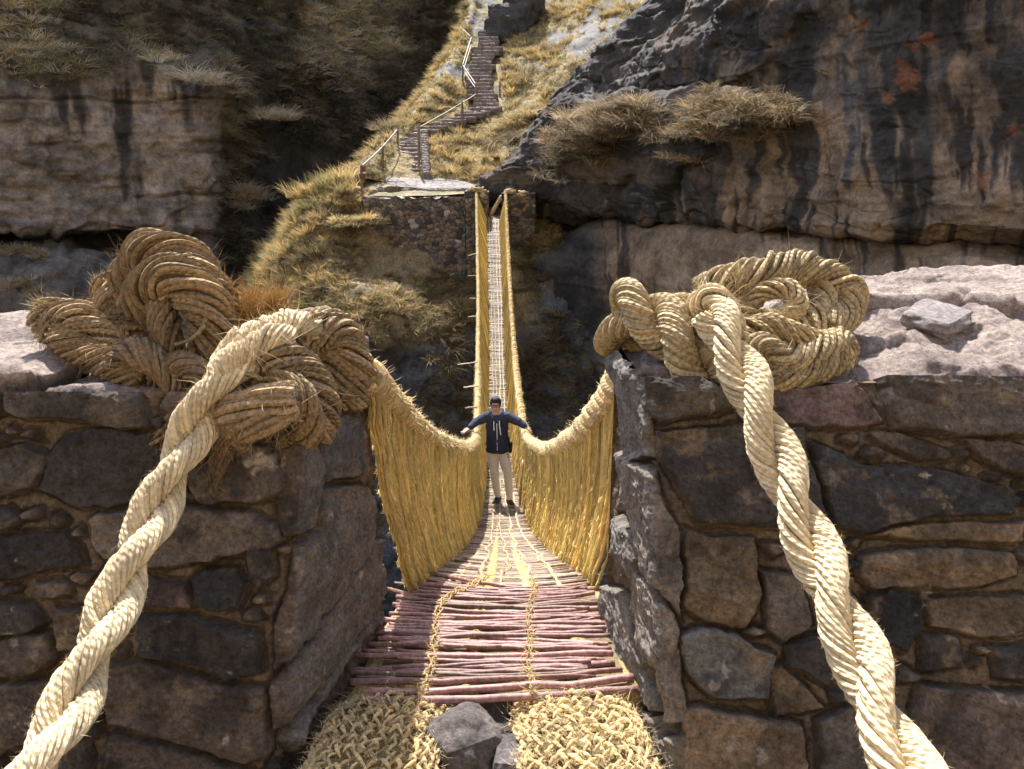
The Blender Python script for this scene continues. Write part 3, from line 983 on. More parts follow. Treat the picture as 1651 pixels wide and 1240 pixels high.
def stone_wall(name, tl, tr, bl, br, back_t, back_b, polys, nfront, nside, nv, mortar, seed, inner_first, parent):
    """masonry skin: front face and the inner return, stones traced as outlines"""
    v = np.linspace(0, 1, nv)[:, None]
    def edge(a, b):
        return (np.asarray(a) * (1 - v) + np.asarray(b) * v)
    Lf, Cn, Bk = edge(tl, bl), edge(tr, br), edge(back_t, back_b)
    s1 = np.linspace(0, 1, nfront)[None, :, None]
    s2 = np.linspace(0, 1, nside)[None, 1:, None]
    Gf = Lf[:, None] * (1 - s1) + Cn[:, None] * s1
    Gs = Cn[:, None] * (1 - s2) + Bk[:, None] * s2
    G = np.concatenate([Gf, Gs], 1)
    nf = norm(np.cross(Gf[-1, 0] - Gf[0, 0], Gf[0, -1] - Gf[0, 0]))
    nf = nf * -np.sign(nf[1])
    ns = norm(np.cross(Gs[-1, 0] - Gs[0, 0], Gs[0, -1] - Gs[0, 0]))
    ns = ns * np.sign(-Cn[0, 0] * ns[0])
    wc = sstep(-6, 6, np.arange(G.shape[1]) - nfront)[None, :, None]
    n = norm(nf * (1 - wc) + ns * wc) * np.ones((nv, 1, 1))
    isin = (np.arange(G.shape[1]) >= nfront)[None, :] * np.ones((nv, 1))
    px, py, D = proj(G)
    wx = px + 9 * fbm(G / .20, 3, .5, seed) + 5 * fbm(G / .05, 4, .6, seed + 1)
    wy = py + 9 * fbm(G / .20, 3, .5, seed + 3) + 5 * fbm(G / .05, 4, .6, seed + 4)
    best = np.full(px.shape, -1e9)
    scol = np.zeros(px.shape + (3,))
    hgt = np.zeros(px.shape)
    rs = np.random.default_rng(seed)
    allp = list(polys)
    # fill the gaps with small stones
    cover = np.full(px.shape, -1e9)
    for p_, c_, *r_ in polys:
        cover = np.maximum(cover, polysd(px, py, p_))
    ii = rs.permutation(px.size)[:4000]
    for k in ii:
        a, b = np.unravel_index(k, px.shape)
        if cover[a, b] < -13 and not isin[a, b]:
            r = min(-cover[a, b] * .8, rs.uniform(26, 70)) 
            nn_ = rs.integers(5, 8)
            th = np.sort(rs.uniform(0, 6.28, nn_) * .35 + np.linspace(0, 6.28, nn_, endpoint=False))
            asp = rs.uniform(1.0, 1.5) if r < 30 else 1.25
            pl = np.stack([px[a, b] + r * np.cos(th) * asp, py[a, b] + r * np.sin(th) / 1.1], 1)
            c0 = [GB, DK, TB, RB][rs.integers(0, 4)] * rs.uniform(.7, 1.25)
            allp.append((pl, c0))
            cover = np.maximum(cover, polysd(px, py, pl))
    for p_, c_, *r_ in allp:
        d = polysd(wx, wy, p_) * D / FPX
        lift = rs.uniform(.020, .055) if not r_ else r_[0]
        tx, ty = rs.normal(size=2) * .07
        P0 = np.mean(np.asarray(p_), 0)
        m = d > best
        prof = sstep(-.001, .009, d) * lift * .75 + np.clip(d, 0, .10) * .06
        tl_ = ((px - P0[0]) * tx + (py - P0[1]) * ty) * D / FPX * sstep(0, .04, d)
        best = np.where(m, d, best)
        hgt = np.where(m & (d > 0), prof + tl_, hgt)
        cc = np.asarray(c_) * rs.uniform(.85, 1.15)
        scol[m] = cc
    ins = sstep(-.002, .010, best)
    rgh = fbm(G / .16, 4, .55, seed + 6) * .020 + fbm(G / .035, 4, .65, seed + 7, ridged=True) * .009
    # split, flaky stone: steps along tilted bedding planes
    q = G @ np.array([[.3, .1, 1.0], [0, 1, 0], [1, 0, 0]]).T
    flk = fbm(np.stack([q[..., 0] * 9, q[..., 1] * 2.5, q[..., 2] * 2.5], -1), 3, .5, seed + 12)
    flk = np.round(flk * 4) / 4 * .018
    mor = fbm(G / .06, 4, .65, seed + 8) * .022 - .010 - .018 * sstep(.0, .3, fbm(G / .3, 3, .5, seed + 29))
    h = hgt + (rgh + flk * sstep(.01, .05, best)) * ins + mor * (1 - ins) - .03 * sstep(.012, 0, np.abs(best + .004)) * .6
    # ragged outer edges of the wall
    G2 = G + n * h[..., None]
    mcol = np.asarray(mortar) * (1 + .3 * fbm(G / .09, 4, .6, seed + 9))[..., None]
    crev = sstep(.022, .0, np.abs(best + .006))
    mcol = lerp(mcol, BK * 1.0, crev * .45 * sstep(-.35, .15, fbm(G / .25, 3, .5, seed + 19)))
    c = lerp(mcol, scol, ins)
    # weathering: dark varnish, pale scuffs and lime spots inside the stones
    vz = fbm(G / .20, 5, .62, seed + 10)
    c = lerp(c, c * .42, sstep(.02, .35, vz) * ins * .85)
    c = lerp(c, TB * 1.25, sstep(.16, .40, fbm(G / .17, 5, .65, seed + 11)) * ins * .55)
    c = lerp(c, np.array([.36, .30, .25]), sstep(.40, .50, fbm(G / .11, 5, .62, seed + 13)) * .75)
    c = lerp(c, LG * 1.2, isin * ins * (.28 if inner_first else .45))  # stones of the inner return toned paler than the front
    mb = MB()
    Q = gridq(*px.shape)
    nn = norm(np.cross(G2[1, 0] - G2[0, 0], G2[0, 1] - G2[0, 0]))
    if nn[1] < 0:
        Q = Q[:, ::-1]
    Q = Q[:, ::-1]
    mb.add(G2.reshape(-1, 3), Q, None, c.reshape(-1, 3))
    # closed body behind the masonry skin
    fr = np.array([tl, tr, back_t]) + np.array([0, 0, -.02])
    fb = np.array([bl, br, back_b])
    far_t = np.array([tl[0], back_t[1], tl[2] - .02])
    far_b = np.array([bl[0], back_b[1], bl[2]])
    V = np.array([*fr, far_t, *fb, far_b])
    mb.add(V, [[0, 1, 2, 3], [3, 2, 6, 7], [0, 3, 7, 4]], None, mortar)
    return mb.build(name, M_STONE, parent)


LP = [
    ([(16, 622), (55, 608), (130, 618), (228, 634), (248, 690), (200, 694), (130, 676), (40, 672), (16, 660)], GB * .95),
    ([(100, 700), (150, 684), (250, 696), (268, 760), (235, 810), (170, 822), (120, 815), (62, 790), (72, 740)], DK),
    ([(-30, 735), (40, 718), (76, 740), (58, 788), (15, 802), (-30, 795)], GB),
    ([(272, 700), (430, 720), (482, 780), (455, 800), (400, 815), (320, 812), (288, 760)], GB * .9),
    ([(452, 720), (500, 700), (520, 760), (494, 850), (456, 872), (440, 835)], RB),
    ([(504, 660), (580, 670), (588, 765), (522, 782), (506, 740)], DK * 1.2),
    ([(512, 790), (588, 782), (596, 862), (562, 930), (448, 1086), (446, 1000), (474, 880), (500, 850)], RB * 1.0, .04),
    ([(592, 872), (618, 868), (626, 940), (562, 1030), (446, 1186), (442, 1100), (540, 958)], RB * 1.1, .045),
    ([(604, 960), (640, 950), (612, 1000), (508, 1130), (470, 1220), (452, 1192)], LG * .9),
    ([(-30, 862), (100, 858), (130, 884), (140, 910), (90, 922), (20, 934), (-30, 930)], DK * .9),
    ([(-30, 830), (20, 816), (42, 838), (20, 854), (-30, 854)], GB),
    ([(145, 832), (195, 822), (280, 812), (400, 825), (448, 838), (455, 872), (440, 882), (345, 902), (260, 916), (170, 902), (150, 872)], GB * 1.15),
    ([(312, 928), (330, 912), (385, 908), (405, 938), (390, 975), (355, 986), (320, 972)], BK * 1.2, .035),
    ([(400, 884), (438, 878), (442, 928), (420, 946), (406, 920)], DK * .8),
    ([(60, 938), (115, 936), (116, 962), (64, 966)], GB),
    ([(-30, 965), (50, 974), (76, 998), (50, 1020), (-30, 1020)], DK * 1.2),
    ([(232, 926), (306, 936), (316, 984), (236, 980)], PK * .8),
    ([(-30, 1026), (85, 1014), (100, 1060), (60, 1086), (-30, 1092)], RB),
    ([(225, 988), (300, 990), (420, 1018), (428, 1080), (365, 1098), (330, 1078), (225, 1058)], DK * 1.15, .05),
    ([(165, 1072), (230, 1062), (360, 1102), (436, 1106), (438, 1212), (400, 1226), (310, 1200), (180, 1166), (155, 1112)], RB * 1.15, .05),
    ([(180, 1180), (300, 1206), (400, 1234), (420, 1330), (150, 1330)], RB * .9),
    ([(-30, 1102), (90, 1094), (148, 1120), (130, 1180), (30, 1202), (-30, 1202)], RB * .85),
    ([(30, 1216), (140, 1190), (160, 1330), (-20, 1330)], GB),
    ([(90, 974), (140, 980), (190, 1000), (168, 1034), (105, 1044)], TB * .7),
]
RP = [
    ([(1032, 596), (1050, 584), (1110, 590), (1185, 640), (1180, 660), (1120, 672), (1060, 682), (1042, 668)], GB * .95),
    ([(1050, 692), (1090, 698), (1185, 682), (1290, 690), (1310, 760), (1330, 846), (1250, 852), (1120, 842), (1098, 800), (1066, 745)], DK * 1.05, .05),
    ([(1300, 706), (1390, 746), (1510, 756), (1612, 780), (1640, 806), (1625, 832), (1500, 836), (1400, 866), (1340, 850), (1316, 770)], BK * 1.6, .05),
    ([(1412, 574), (1500, 582), (1720, 596), (1730, 696), (1600, 702), (1530, 702), (1440, 690), (1422, 640)], GB * 1.1, .06),
    ([(1392, 692), (1450, 692), (1530, 728), (1530, 742), (1480, 746), (1402, 708)], GB),
    ([(1540, 702), (1620, 706), (1700, 732), (1730, 760), (1640, 764), (1572, 730)], RB * 1.1),
    ([(1184, 636), (1380, 612), (1424, 676), (1386, 690), (1330, 690), (1200, 680)], PK * .9, .02),
    ([(1102, 856), (1212, 862), (1228, 960), (1204, 1016), (1122, 996), (1100, 980)], TB * .85),
    ([(1226, 918), (1290, 932), (1312, 1010), (1262, 1042), (1236, 1022)], GB * 1.1),
    ([(1386, 898), (1480, 886), (1630, 884), (1640, 926), (1570, 946), (1400, 952), (1378, 930)], TB * 1.15, .04),
    ([(1394, 868), (1480, 846), (1560, 842), (1650, 840), (1650, 874), (1482, 878)], TB * 1.2),
    ([(1392, 962), (1430, 950), (1480, 960), (1488, 1010), (1460, 1052), (1420, 1032), (1396, 990)], BK * 1.3, .03),
    ([(1484, 1022), (1540, 1026), (1548, 1076), (1490, 1082)], DK),
    ([(1590, 1040), (1720, 1030), (1730, 1110), (1602, 1092)], DK * .9),
    ([(1094, 1024), (1130, 1004), (1190, 1016), (1252, 1060), (1236, 1132), (1150, 1126), (1104, 1080)], LG * .75, .05),
    ([(1240, 1082), (1262, 1074), (1300, 1112), (1332, 1142), (1240, 1162), (1236, 1122)], TB * 1.1),
    ([(1270, 1040), (1330, 1020), (1346, 1080), (1332, 1108), (1272, 1080)], DK),
    ([(1092, 1142), (1130, 1136), (1290, 1168), (1306, 1290), (1100, 1290)], TB * 1.2, .05),
    ([(1480, 1100), (1720, 1122), (1720, 1330), (1440, 1330)], RB * 1.2, .04),
    ([(1312, 1162), (1390, 1132), (1404, 1290), (1324, 1290)], GB),
    ([(1495, 962), (1650, 955), (1700, 1010), (1580, 1030), (1500, 1012)], TB * .8, .015),
    ([(1066, 1062), (1100, 1034), (1106, 1160), (1080, 1176)], GB * 1.4, .04),
    ([(1036, 1146), (1066, 1152), (1080, 1190), (1106, 1172), (1110, 1340), (1034, 1340)], GB * 1.2, .05),
    # inner return
    ([(990, 532), (1032, 596), (1046, 690), (1056, 744), (1012, 742), (1000, 620)], LG * 1.0, .03),
    ([(1004, 722), (1056, 762), (1096, 856), (1098, 1004), (1062, 940), (1010, 804)], GB * 1.5, .05),
    ([(996, 826), (1030, 868), (1046, 900), (1030, 932), (994, 890)], LG, .05),
    ([(1030, 910), (1060, 930), (1098, 1012), (1090, 1090), (1052, 1062), (1028, 980)], GB * 1.5, .05),
    ([(968, 940), (1020, 960), (1042, 1050), (1066, 1150), (1030, 1134), (980, 1030)], LG, .04),
]
# left wall
lw = thing('stone_wall', (-1.6, 2.7, -2.16), 'dark mortared stone wall to the left of the bridge entrance, topped by the shaggy brown rope knot', 'wall')
tlx, blx = -3.6, -3.6
TRl, BRl = np.array([-.735, 2.66, -.74]), np.array([-.835, 2.20, -2.2])
stone_wall('masonry', [tlx, 2.66, -.74], TRl, [blx, 2.20, -2.2], BRl, [-.632, 3.25, -.80], [-.60, 3.25, -2.2], LP, 620, 150, 380, TB * [.80, .82, .86], 3, True, lw)
rw = thing('stone_wall', (1.6, 2.8, -2.16), 'dark mortared stone wall to the right of the bridge entrance, with the pale flat slabs on top', 'wall')
TRr, BRr = np.array([.515, 2.86, -.74]), np.array([.60, 2.20, -2.1])
stone_wall('masonry', [3.8, 2.86, -.74], TRr, [3.8, 2.20, -2.1], BRr, [.480, 3.5, -.72], [.462, 3.4, -2.1], RP, 620, 150, 380, TB * [.80, .82, .86], 4, False, rw)


def slab(x0, x1, y0, y1, ztop, thick, seed, amp=.05, n=(150, 90), bulge=0.0, skew=(0, 0), col=(.33, .25, .21)):
    """a rough flat stone slab with folded-down irregular edges"""
    u, v = np.meshgrid(np.linspace(-1.12, 1.12, n[0]), np.linspace(-1.12, 1.12, n[1]))
    ex = np.clip(np.abs(u) - 1, 0, 1) / .12
    ey = np.clip(np.abs(v) - 1, 0, 1) / .12
    e = np.maximum(ex, ey)
    uc, vc = np.clip(u, -1, 1), np.clip(v, -1, 1)
    X = (x0 + x1) / 2 + (x1 - x0) / 2 * uc
    Y = (y0 + y1) / 2 + (y1 - y0) / 2 * vc
    q = np.stack([X, Y, X * 0 + seed], -1)
    wob = fbm(q / .25, 3, .5, seed)
    X = X + .05 * wob * (1 - .3 * e)
    Y = Y + .06 * fbm(q / .2, 3, .5, seed + 5)
    b1_, b2_, bid_ = cells(np.stack([(X + .12 * wob) / .55, (Y + .1 * wob) / .36], -1) + seed, .9)
    Z = ztop + amp * .9 * (bid_ - .5) * sstep(.0, .10, b2_ - b1_) + amp * fbm(q / .5, 3, .5, seed + 1) + amp * .35 * fbm(q / .12, 4, .55, seed + 2, ridged=True) + .008 * fbm(q / .03, 3, .6, seed + 3)
    Z = Z + bulge * (1 - uc ** 2) * (1 - vc ** 2) + skew[0] * uc + skew[1] * vc
    rim = np.maximum(np.abs(uc), np.abs(vc))
    Z = Z - .03 * sstep(.93, 1.0, rim) - thick * e
    c = lerp(np.asarray(col), np.asarray(col) * [.62, .60, .62], sstep(-.2, .4, fbm(q / .2, 4, .6, seed + 6)))
    c = lerp(c, np.asarray(col) * .3, sstep(.05, .0, b2_ - b1_) * .6)
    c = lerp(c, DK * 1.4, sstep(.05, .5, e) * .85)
    return np.stack([X, Y, Z], -1), c


def add_slab(name, parent, *a, **k):
    G, c = slab(*a, **k)
    mb = MB()
    mb.add(G.reshape(-1, 3), gridq(*G.shape[:2]), None, c.reshape(-1, 3))
    return mb.build(name, M_SLAB, parent)


PKC = (.33, .26, .215)
# left wall top: rough rounded slab
add_slab('capstone', lw, -3.7, -1.72, 2.64, 3.9, -.685, .09, 1, amp=.05, bulge=.05, col=PKC, n=(170, 110))
add_slab('capstone', lw, -1.74, -.70, 2.70, 3.75, -.76, .20, 2, amp=.035, col=(.30, .24, .21))
# right wall top
add_slab('capstone', rw, .52, 1.36, 2.92, 3.95, -.745, .20, 3, amp=.03, col=(.30, .24, .20))
add_slab('capstone', rw, 1.30, 3.8, 2.86, 4.45, -.70, .08, 4, amp=.085, bulge=.13, skew=(0, .05), col=PKC, n=(200, 140))
add_slab('capstone', rw, 1.55, 3.8, 3.55, 4.7, -.60, .26, 6, amp=.07, bulge=.10, col=PKC)
mb = MB()
V, Q = rock((1.86, 3.36, -.60), (.27, .22, .075), 9, rough=.16, n=20, boxy=.5, rot=.7, tilt=(.12, .16))
mb.add(V, Q, None, (.27, .23, .21))
tag(mb.build('loose_stone', M_SLAB), 'small flat grey stone lying loose on the pale slab of the right wall', 'stone')

mb = MB()
V, Q = rock((2.70, 4.10, -.80), (2.1, 1.15, .50), 23, rough=.10, n=60, boxy=.42, rot=.05)
V[:, 2] += .012 * fbm(V / .10, 4, .6, 8) + .02 * fbm(V / .3, 3, .5, 18)
mb.add(V, Q, None, lerp(np.array(PKC), np.array(PKC) * .6, sstep(-.2, .4, fbm(V / .22, 4, .6, 9))))
mb.build('capstone', M_SLAB, rw)

# the two boulders wedged between the braids under the first sticks
mb = MB()
V, Q = rock(P(748, 1196, 2.42) + np.array([0, .03, -.05]), (.27, .24, .22), 4, rough=.26, n=30, boxy=.22, rot=.5)
mb.add(V, Q, None, (.125, .105, .095))
tag(mb.build('boulder', M_STONE), 'big angular grey boulder wedged between the two straw braids', 'boulder')
mb = MB()
V, Q = rock(P(828, 1236, 2.34) + np.array([0, .02, -.02]), (.13, .16, .16), 12, rough=.16, n=20, boxy=.55, rot=-.2)
mb.add(V, Q, None, (.13, .115, .11))
tag(mb.build('boulder', M_STONE), 'small squarish grey stone beside the right straw braid, half shaded', 'boulder')
mb = MB()
V, Q = rock(P(800, 1165, 2.62) + np.array([0, .1, -.12]), (.5, .3, .22), 13, rough=.14, n=20, boxy=.55, rot=-.1)
mb.add(V, Q, None, (.10, .085, .075))
tag(mb.build('boulder', M_STONE), 'dark flat stone in the shade right under the front sticks', 'boulder')
# ================================================================== BRIDGE
def interp(tab, d, k):
    t = np.asarray(tab, float)
    return np.interp(d, t[:, 0], t[:, k])


def smooth_tab(tab, n=400):
    t = np.asarray(tab, float)
    c = catmull(t, n, uniform=False)
    return c[np.argsort(c[:, 0])]


# d, px, py of the two hand cables and of the floor edges
RL = smooth_tab([P(588, 600, 3.05)[[1, 0, 2]], P(640, 655, 3.75)[[1, 0, 2]], P(690, 700, 4.8)[[1, 0, 2]], P(738, 719, 6.8)[[1, 0, 2]], P(758, 716, 9)[[1, 0, 2]], P(768, 698, 11.4)[[1, 0, 2]],
                 P(769.5, 640, 14)[[1, 0, 2]], P(770, 580, 17.3)[[1, 0, 2]], P(771, 477, 22)[[1, 0, 2]], P(769.5, 388, 27)[[1, 0, 2]], P(768, 309, 31.6)[[1, 0, 2]]])
RR = smooth_tab([P(1075, 585, 3.0)[[1, 0, 2]] + np.array([.62, 0, 0]), P(1018, 596, 3.66)[[1, 0, 2]], P(992, 628, 3.9)[[1, 0, 2]], P(938, 694, 4.9)[[1, 0, 2]], P(890, 722, 6.8)[[1, 0, 2]], P(863, 716, 9)[[1, 0, 2]], P(847, 697, 11.4)[[1, 0, 2]],
                 P(837, 636, 14)[[1, 0, 2]], P(830.5, 576, 17.3)[[1, 0, 2]], P(823, 475, 22)[[1, 0, 2]], P(818.5, 388, 27)[[1, 0, 2]], P(815, 309, 31.6)[[1, 0, 2]]])
FLl = smooth_tab([P(575, 1122, 2.66)[[1, 0, 2]], P(650, 975, 3.6)[[1, 0, 2]], P(700, 925, 4.45)[[1, 0, 2]], P(744, 888, 6.6)[[1, 0, 2]], P(768, 853, 9)[[1, 0, 2]], P(780, 808, 11.4)[[1, 0, 2]],
                  P(785, 748, 14)[[1, 0, 2]], P(787, 672, 17.3)[[1, 0, 2]], P(788, 556, 22)[[1, 0, 2]], P(786.5, 445, 27)[[1, 0, 2]], P(784.5, 350, 31.6)[[1, 0, 2]]])
FLr = smooth_tab([P(1030, 1112, 2.66)[[1, 0, 2]], P(980, 972, 3.6)[[1, 0, 2]], P(936, 925, 4.45)[[1, 0, 2]], P(885, 888, 6.6)[[1, 0, 2]], P(856, 853, 9)[[1, 0, 2]], P(840, 808, 11.4)[[1, 0, 2]],
                  P(827, 748, 14)[[1, 0, 2]], P(820, 672, 17.3)[[1, 0, 2]], P(814, 556, 22)[[1, 0, 2]], P(810, 445, 27)[[1, 0, 2]], P(806, 350, 31.6)[[1, 0, 2]]])


def at(tab, d):
    d = np.asarray(d, float)
    return np.stack([interp(tab, d, 1), d, interp(tab, d, 2)], -1)


STRAW = np.array([.97, .745, .31])
STRAW_L = np.array([.90, .72, .40])
PALE = np.array([.74, .585, .35])
bridge = thing('rope_bridge', (-.1, 3.2, -2.1), 'straw rope suspension bridge sagging across the gorge with netted sides and a stick floor', 'bridge')


def handrail(tab, name, right):
    mb = MB()
    d = np.concatenate([np.linspace(3.63 if right else 3.06, 12, 300), np.linspace(12.05, 31.7, 400)])
    c = at(tab, d)
    c = c + np.stack([fbm(c * 3, 2, .5, 2), fbm(c * 3, 2, .5, 3) * 0, fbm(c * 3, 2, .5, 4)], -1) * .012
    L = np.concatenate([[0], np.cumsum(np.linalg.norm(np.diff(c, axis=0), axis=1))])
    n = int(L[-1] / .022)
    s_ = np.linspace(0, L[-1], n)
    c = np.stack([np.interp(s_, L, c[:, k]) for k in range(3)], 1)
    near = np.exp(-s_ / 1.4)
    rad = .043 + (.024 if right else .016) * near + .006 * fbm(np.stack([s_ * 6, s_ * 0, s_ * 0], -1), 2)
    tubes(mb, c, rad[None] * .86, 12, col=STRAW * .8)
    T, N, B = ptframe(c)
    # wrapping: several strands of grass rope wound round the cable
    pitch = np.where(s_ < 3.2, .26, .34) if right else np.full(n, .17)
    turn = np.cumsum(np.gradient(s_) / pitch) * 2 * np.pi
    m = int(n * 1.0)
    idx = np.linspace(0, n - 1, n * 3)
    f = lambda a: np.stack([np.interp(idx, np.arange(n), a[:, k]) for k in range(a.shape[1])], 1)
    c3, N3, B3 = f(c), norm(f(N)), norm(f(B))
    t3 = np.interp(idx, np.arange(n), turn)
    r3 = np.interp(idx, np.arange(n), rad)
    nw = 7 if not right else 2
    for k in range(nw):
        a = t3 + 2 * np.pi * k / nw
        rr = r3 * 1.0 * (1 + .10 * np.sin(idx * .13 + k) + .10 * fbm(np.stack([idx * .02, idx * 0 + k, idx * 0], -1), 2))
        pth = c3 + (np.cos(a)[:, None] * N3 + np.sin(a)[:, None] * B3) * rr[:, None]
        wr = r3 * (.52 if right else .22) * (1 + .25 * fbm(np.stack([idx * .03, idx * 0 + k * 3.3, idx * 0 + 5], -1), 2))
        tubes(mb, pth, wr[None], 7, col=STRAW_L * rng.uniform(.8, 1.1), rnd=[rng.random()])
    k = 5200
    i = rng.integers(0, int(n * .5), k)
    a = rng.uniform(0, 6.28, k)
    o = np.cos(a)[:, None] * N[i] + np.sin(a)[:, None] * B[i]
    hairs(mb, c[i] + o * rad[i][:, None] * 1.05, o * .8 + T[i] * rng.normal(size=(k, 1)) + np.array([0, 0, -.3]), rng.uniform(.02, .07, k), .0016, STRAW_L * 1.05)
    return mb.build(name, M_STRAW, bridge)


handrail(RL, 'hand_cable', False)
handrail(RR, 'hand_cable', True)

# side cords ---------------------------------------------------------------
def cords(rail, floor, sgn, d0):
    """bundle of vertical cords: (k, n, 3) paths and radii"""
    out, d = [], d0
    while d < 31.4:
        out.append(d)
        step = .0195 if d < 8 else (.026 if d < 16 else .042)
        d += step * rng.uniform(.55, 1.45) + (rng.uniform(.03, .07) if rng.random() < .06 else 0)
    d = np.array(out)
    k = len(d)
    nseg = 12
    top = at(rail, d)
    # the cords fan: near the abutment their feet gather on the walkway edge
    df = np.maximum(3.45 + (d - 3.15) * 1.0, 3.62) + np.exp(-(d - 3.1) / 1.2) * .25 * (sgn < 0) + rng.normal(size=k) * .02
    bot = at(floor, np.clip(df, 3.4, 31.6))
    bot[:, 2] -= .03
    t = np.linspace(0, 1, nseg)[None, :, None]
    p = top[:, None] * (1 - t) + bot[:, None] * t
    bow = np.sin(np.pi * t) * .05 * sgn
    p[..., 0:1] += bow * np.exp(-((d - 7) / 8) ** 2)[:, None, None]
    j = fbm(p * np.array([9, 9, 5]) , 2, .6, 31 + sgn)
    j2 = fbm(p * np.array([9, 9, 5]) , 2, .6, 51 + sgn)
    amp = .026 * np.exp(-d / 14)[:, None]
    lean = rng.normal(size=(k, 1)) * .016
    p[..., 0] += j * amp + rng.normal(size=(k, 1)) * .012
    p[..., 1] += j2 * amp * 1.3 + lean * (t[..., 0] - .3)
    r = np.where(d < 8, .0072 if sgn < 0 else .0088, np.where(d < 16, .0095, .015)) * rng.uniform(.75, 1.25, k)
    return d, p, np.repeat(r[:, None], nseg, 1)


side_objs = []
for rail, floor, sgn in ((RL, FLl, -1), (RR, FLr, 1)):
    d, p, r = cords(rail, floor, sgn, 3.64 if sgn > 0 else 3.10)
    colr = STRAW * rng.uniform(.78, 1.05, (len(d), 1)) * np.array([1, 1, 1]) + rng.normal(size=(len(d), 1)) * np.array([.02, .015, .01])
    colr = np.clip(colr, .05, .9)
    nbig = 50
    for i in range(nbig):
        mb = MB()
        tubes(mb, p[i:i + 1], r[i:i + 1], 6, col=colr[i:i + 1])
        q = rng.integers(1, 11, 26)
        hairs(mb, p[i, q] + rng.normal(size=(26, 3)) * .006, rng.normal(size=(26, 3)) + np.array([0, 0, -.6]), rng.uniform(.015, .05, 26), .0011, STRAW_L)
        mb.build('side_cord', M_CORD, bridge)
    mb = MB()
    tubes(mb, p[nbig:], r[nbig:], 5, col=colr[nbig:])
    # further off a second, outer layer of cords closes most of the gaps
    p2 = p[nbig::2].copy()
    p2[..., 0] += sgn * .018
    p2[..., 1] += .012
    far_ = d[nbig::2] > 9
    tubes(mb, p2[far_], r[nbig::2][far_], 5, col=colr[nbig::2][far_] * .9)
    # straw fibres lying along the cords
    sel = np.where(d < 15)[0]
    kk = 52000 if sgn < 0 else 24000
    i = rng.choice(sel, kk)
    q = rng.integers(0, 11, kk)
    tt = rng.random((kk, 1))
    bp_ = p[i, q] * (1 - tt) + p[i, q + 1] * tt
    al = norm(p[i, q + 1] - p[i, q])
    a_ = rng.uniform(0, 6.28, (kk, 1))
    o_ = np.concatenate([np.cos(a_), np.sin(a_), np.zeros((kk, 1))], 1)
    hairs(mb, bp_ + o_ * r[i, 0][:, None] * rng.uniform(.9, 1.7, (kk, 1)), al + o_ * .08 + rng.normal(size=(kk, 3)) * (.12 if sgn < 0 else .07), rng.uniform(.03, .075, kk), rng.uniform(.0014, .0030, kk), STRAW * rng.uniform(.8, 1.03, (kk, 1)), curl=.12)
    sel = np.where(d < 13)[0]
    k = 9000
    i = rng.choice(sel, k)
    q = rng.integers(0, 12, k)
    hairs(mb, p[i, q] + rng.normal(size=(k, 3)) * .006, rng.normal(size=(k, 3)) + np.array([0, 0, -.5]), rng.uniform(.015, .055, k), .0012, STRAW_L)
    o = mb.build('side_cord', M_CORD, bridge)
    o['kind'] = 'stuff'

# floor cables under the sticks
mb = MB()
d = np.linspace(2.70, 31.7, 300)
a, b = at(FLl, d), at(FLr, d)
for f in (.0, .18, .38, .62, .82, 1.0):
    c = a * (1 - f) + b * f + np.array([0, 0, -.060])
    tubes(mb, c, np.full((1, 300), .052), 8, col=STRAW * .75)
mb.build('floor_cable', M_STRAW, bridge)
# continuous straw padding the sticks lie on
mb = MB()
fr = np.linspace(.0, 1.0, 24)[None, :, None]
G = a[:, None] * (1 - fr) + b[:, None] * fr
G[..., 2] += -.022 + .006 * fbm(G * 9, 3)
mb.add(G.reshape(-1, 3), gridq(300, 24)[:, ::-1], None, np.array([.46, .34, .18]))
mb.build('floor_mat', M_STRAW, bridge)

# thick front sticks, traced one by one: (xl, yl, xr, yr, sag, thickness)
BIG = [(578, 1135, 1028, 1112, 4, 20), (586, 1118, 1020, 1098, 5, 18), (566, 1104, 1002, 1084, 8, 16), (560, 1080, 990, 1068, 10, 15), (565, 1090, 985, 1086, 4, 13),
       (572, 1062, 988, 1060, 4, 15), (580, 1050, 975, 1066, 2, 12), (592, 1040, 985, 1050, 0, 13), (602, 1025, 984, 1030, 2, 12), (612, 1016, 980, 1040, 2, 11),
       (610, 1034, 965, 1012, 4, 12), (630, 1012, 984, 1018, 2, 11), (618, 1000, 972, 1004, 6, 12), (628, 992, 968, 994, 6, 12), (634, 980, 984, 1000, 6, 11),
       (640, 985, 975, 983, 6, 12), (622, 953, 690, 972, 0, 11), (640, 975, 968, 976, 8, 12), (640, 963, 962, 968, 10, 11), (672, 955, 958, 960, 12, 10),
       (676, 946, 944, 958, 8, 10), (680, 940, 946, 950, 8, 9), (700, 928, 944, 948, 12, 9), (676, 952, 880, 962, 4, 9), (690, 936, 900, 952, 8, 8), (860, 972, 945, 948, -3, 9),
       (640, 1004, 800, 1016, 2, 10), (628, 1008, 740, 1020, 0, 9), (850, 1020, 960, 1000, -2, 9), (655, 968, 950, 985, 6, 9)]
for _ in range(26):
    _y = rng.uniform(950, 1100)
    _l = 570 + (1100 - _y) * .55 + rng.uniform(0, 60)
    _r = 1000 - (1100 - _y) * .25 - rng.uniform(0, 60)
    BIG.append((_l, _y + rng.normal() * 6, _r, _y + rng.normal() * 6, rng.uniform(-2, 7), rng.uniform(8, 12)))
WINE = np.array([.30, .165, .145])
ft = np.linspace(2.5, 32, 900)


def floor_d(x, y):
    """distance at which the walkway surface is seen at photo pixel (x,y)"""
    mid = (at(FLl, ft) + at(FLr, ft)) / 2
    _, yy, _ = proj(mid)
    o = np.argsort(yy)
    return np.interp(y, yy[o], ft[o])


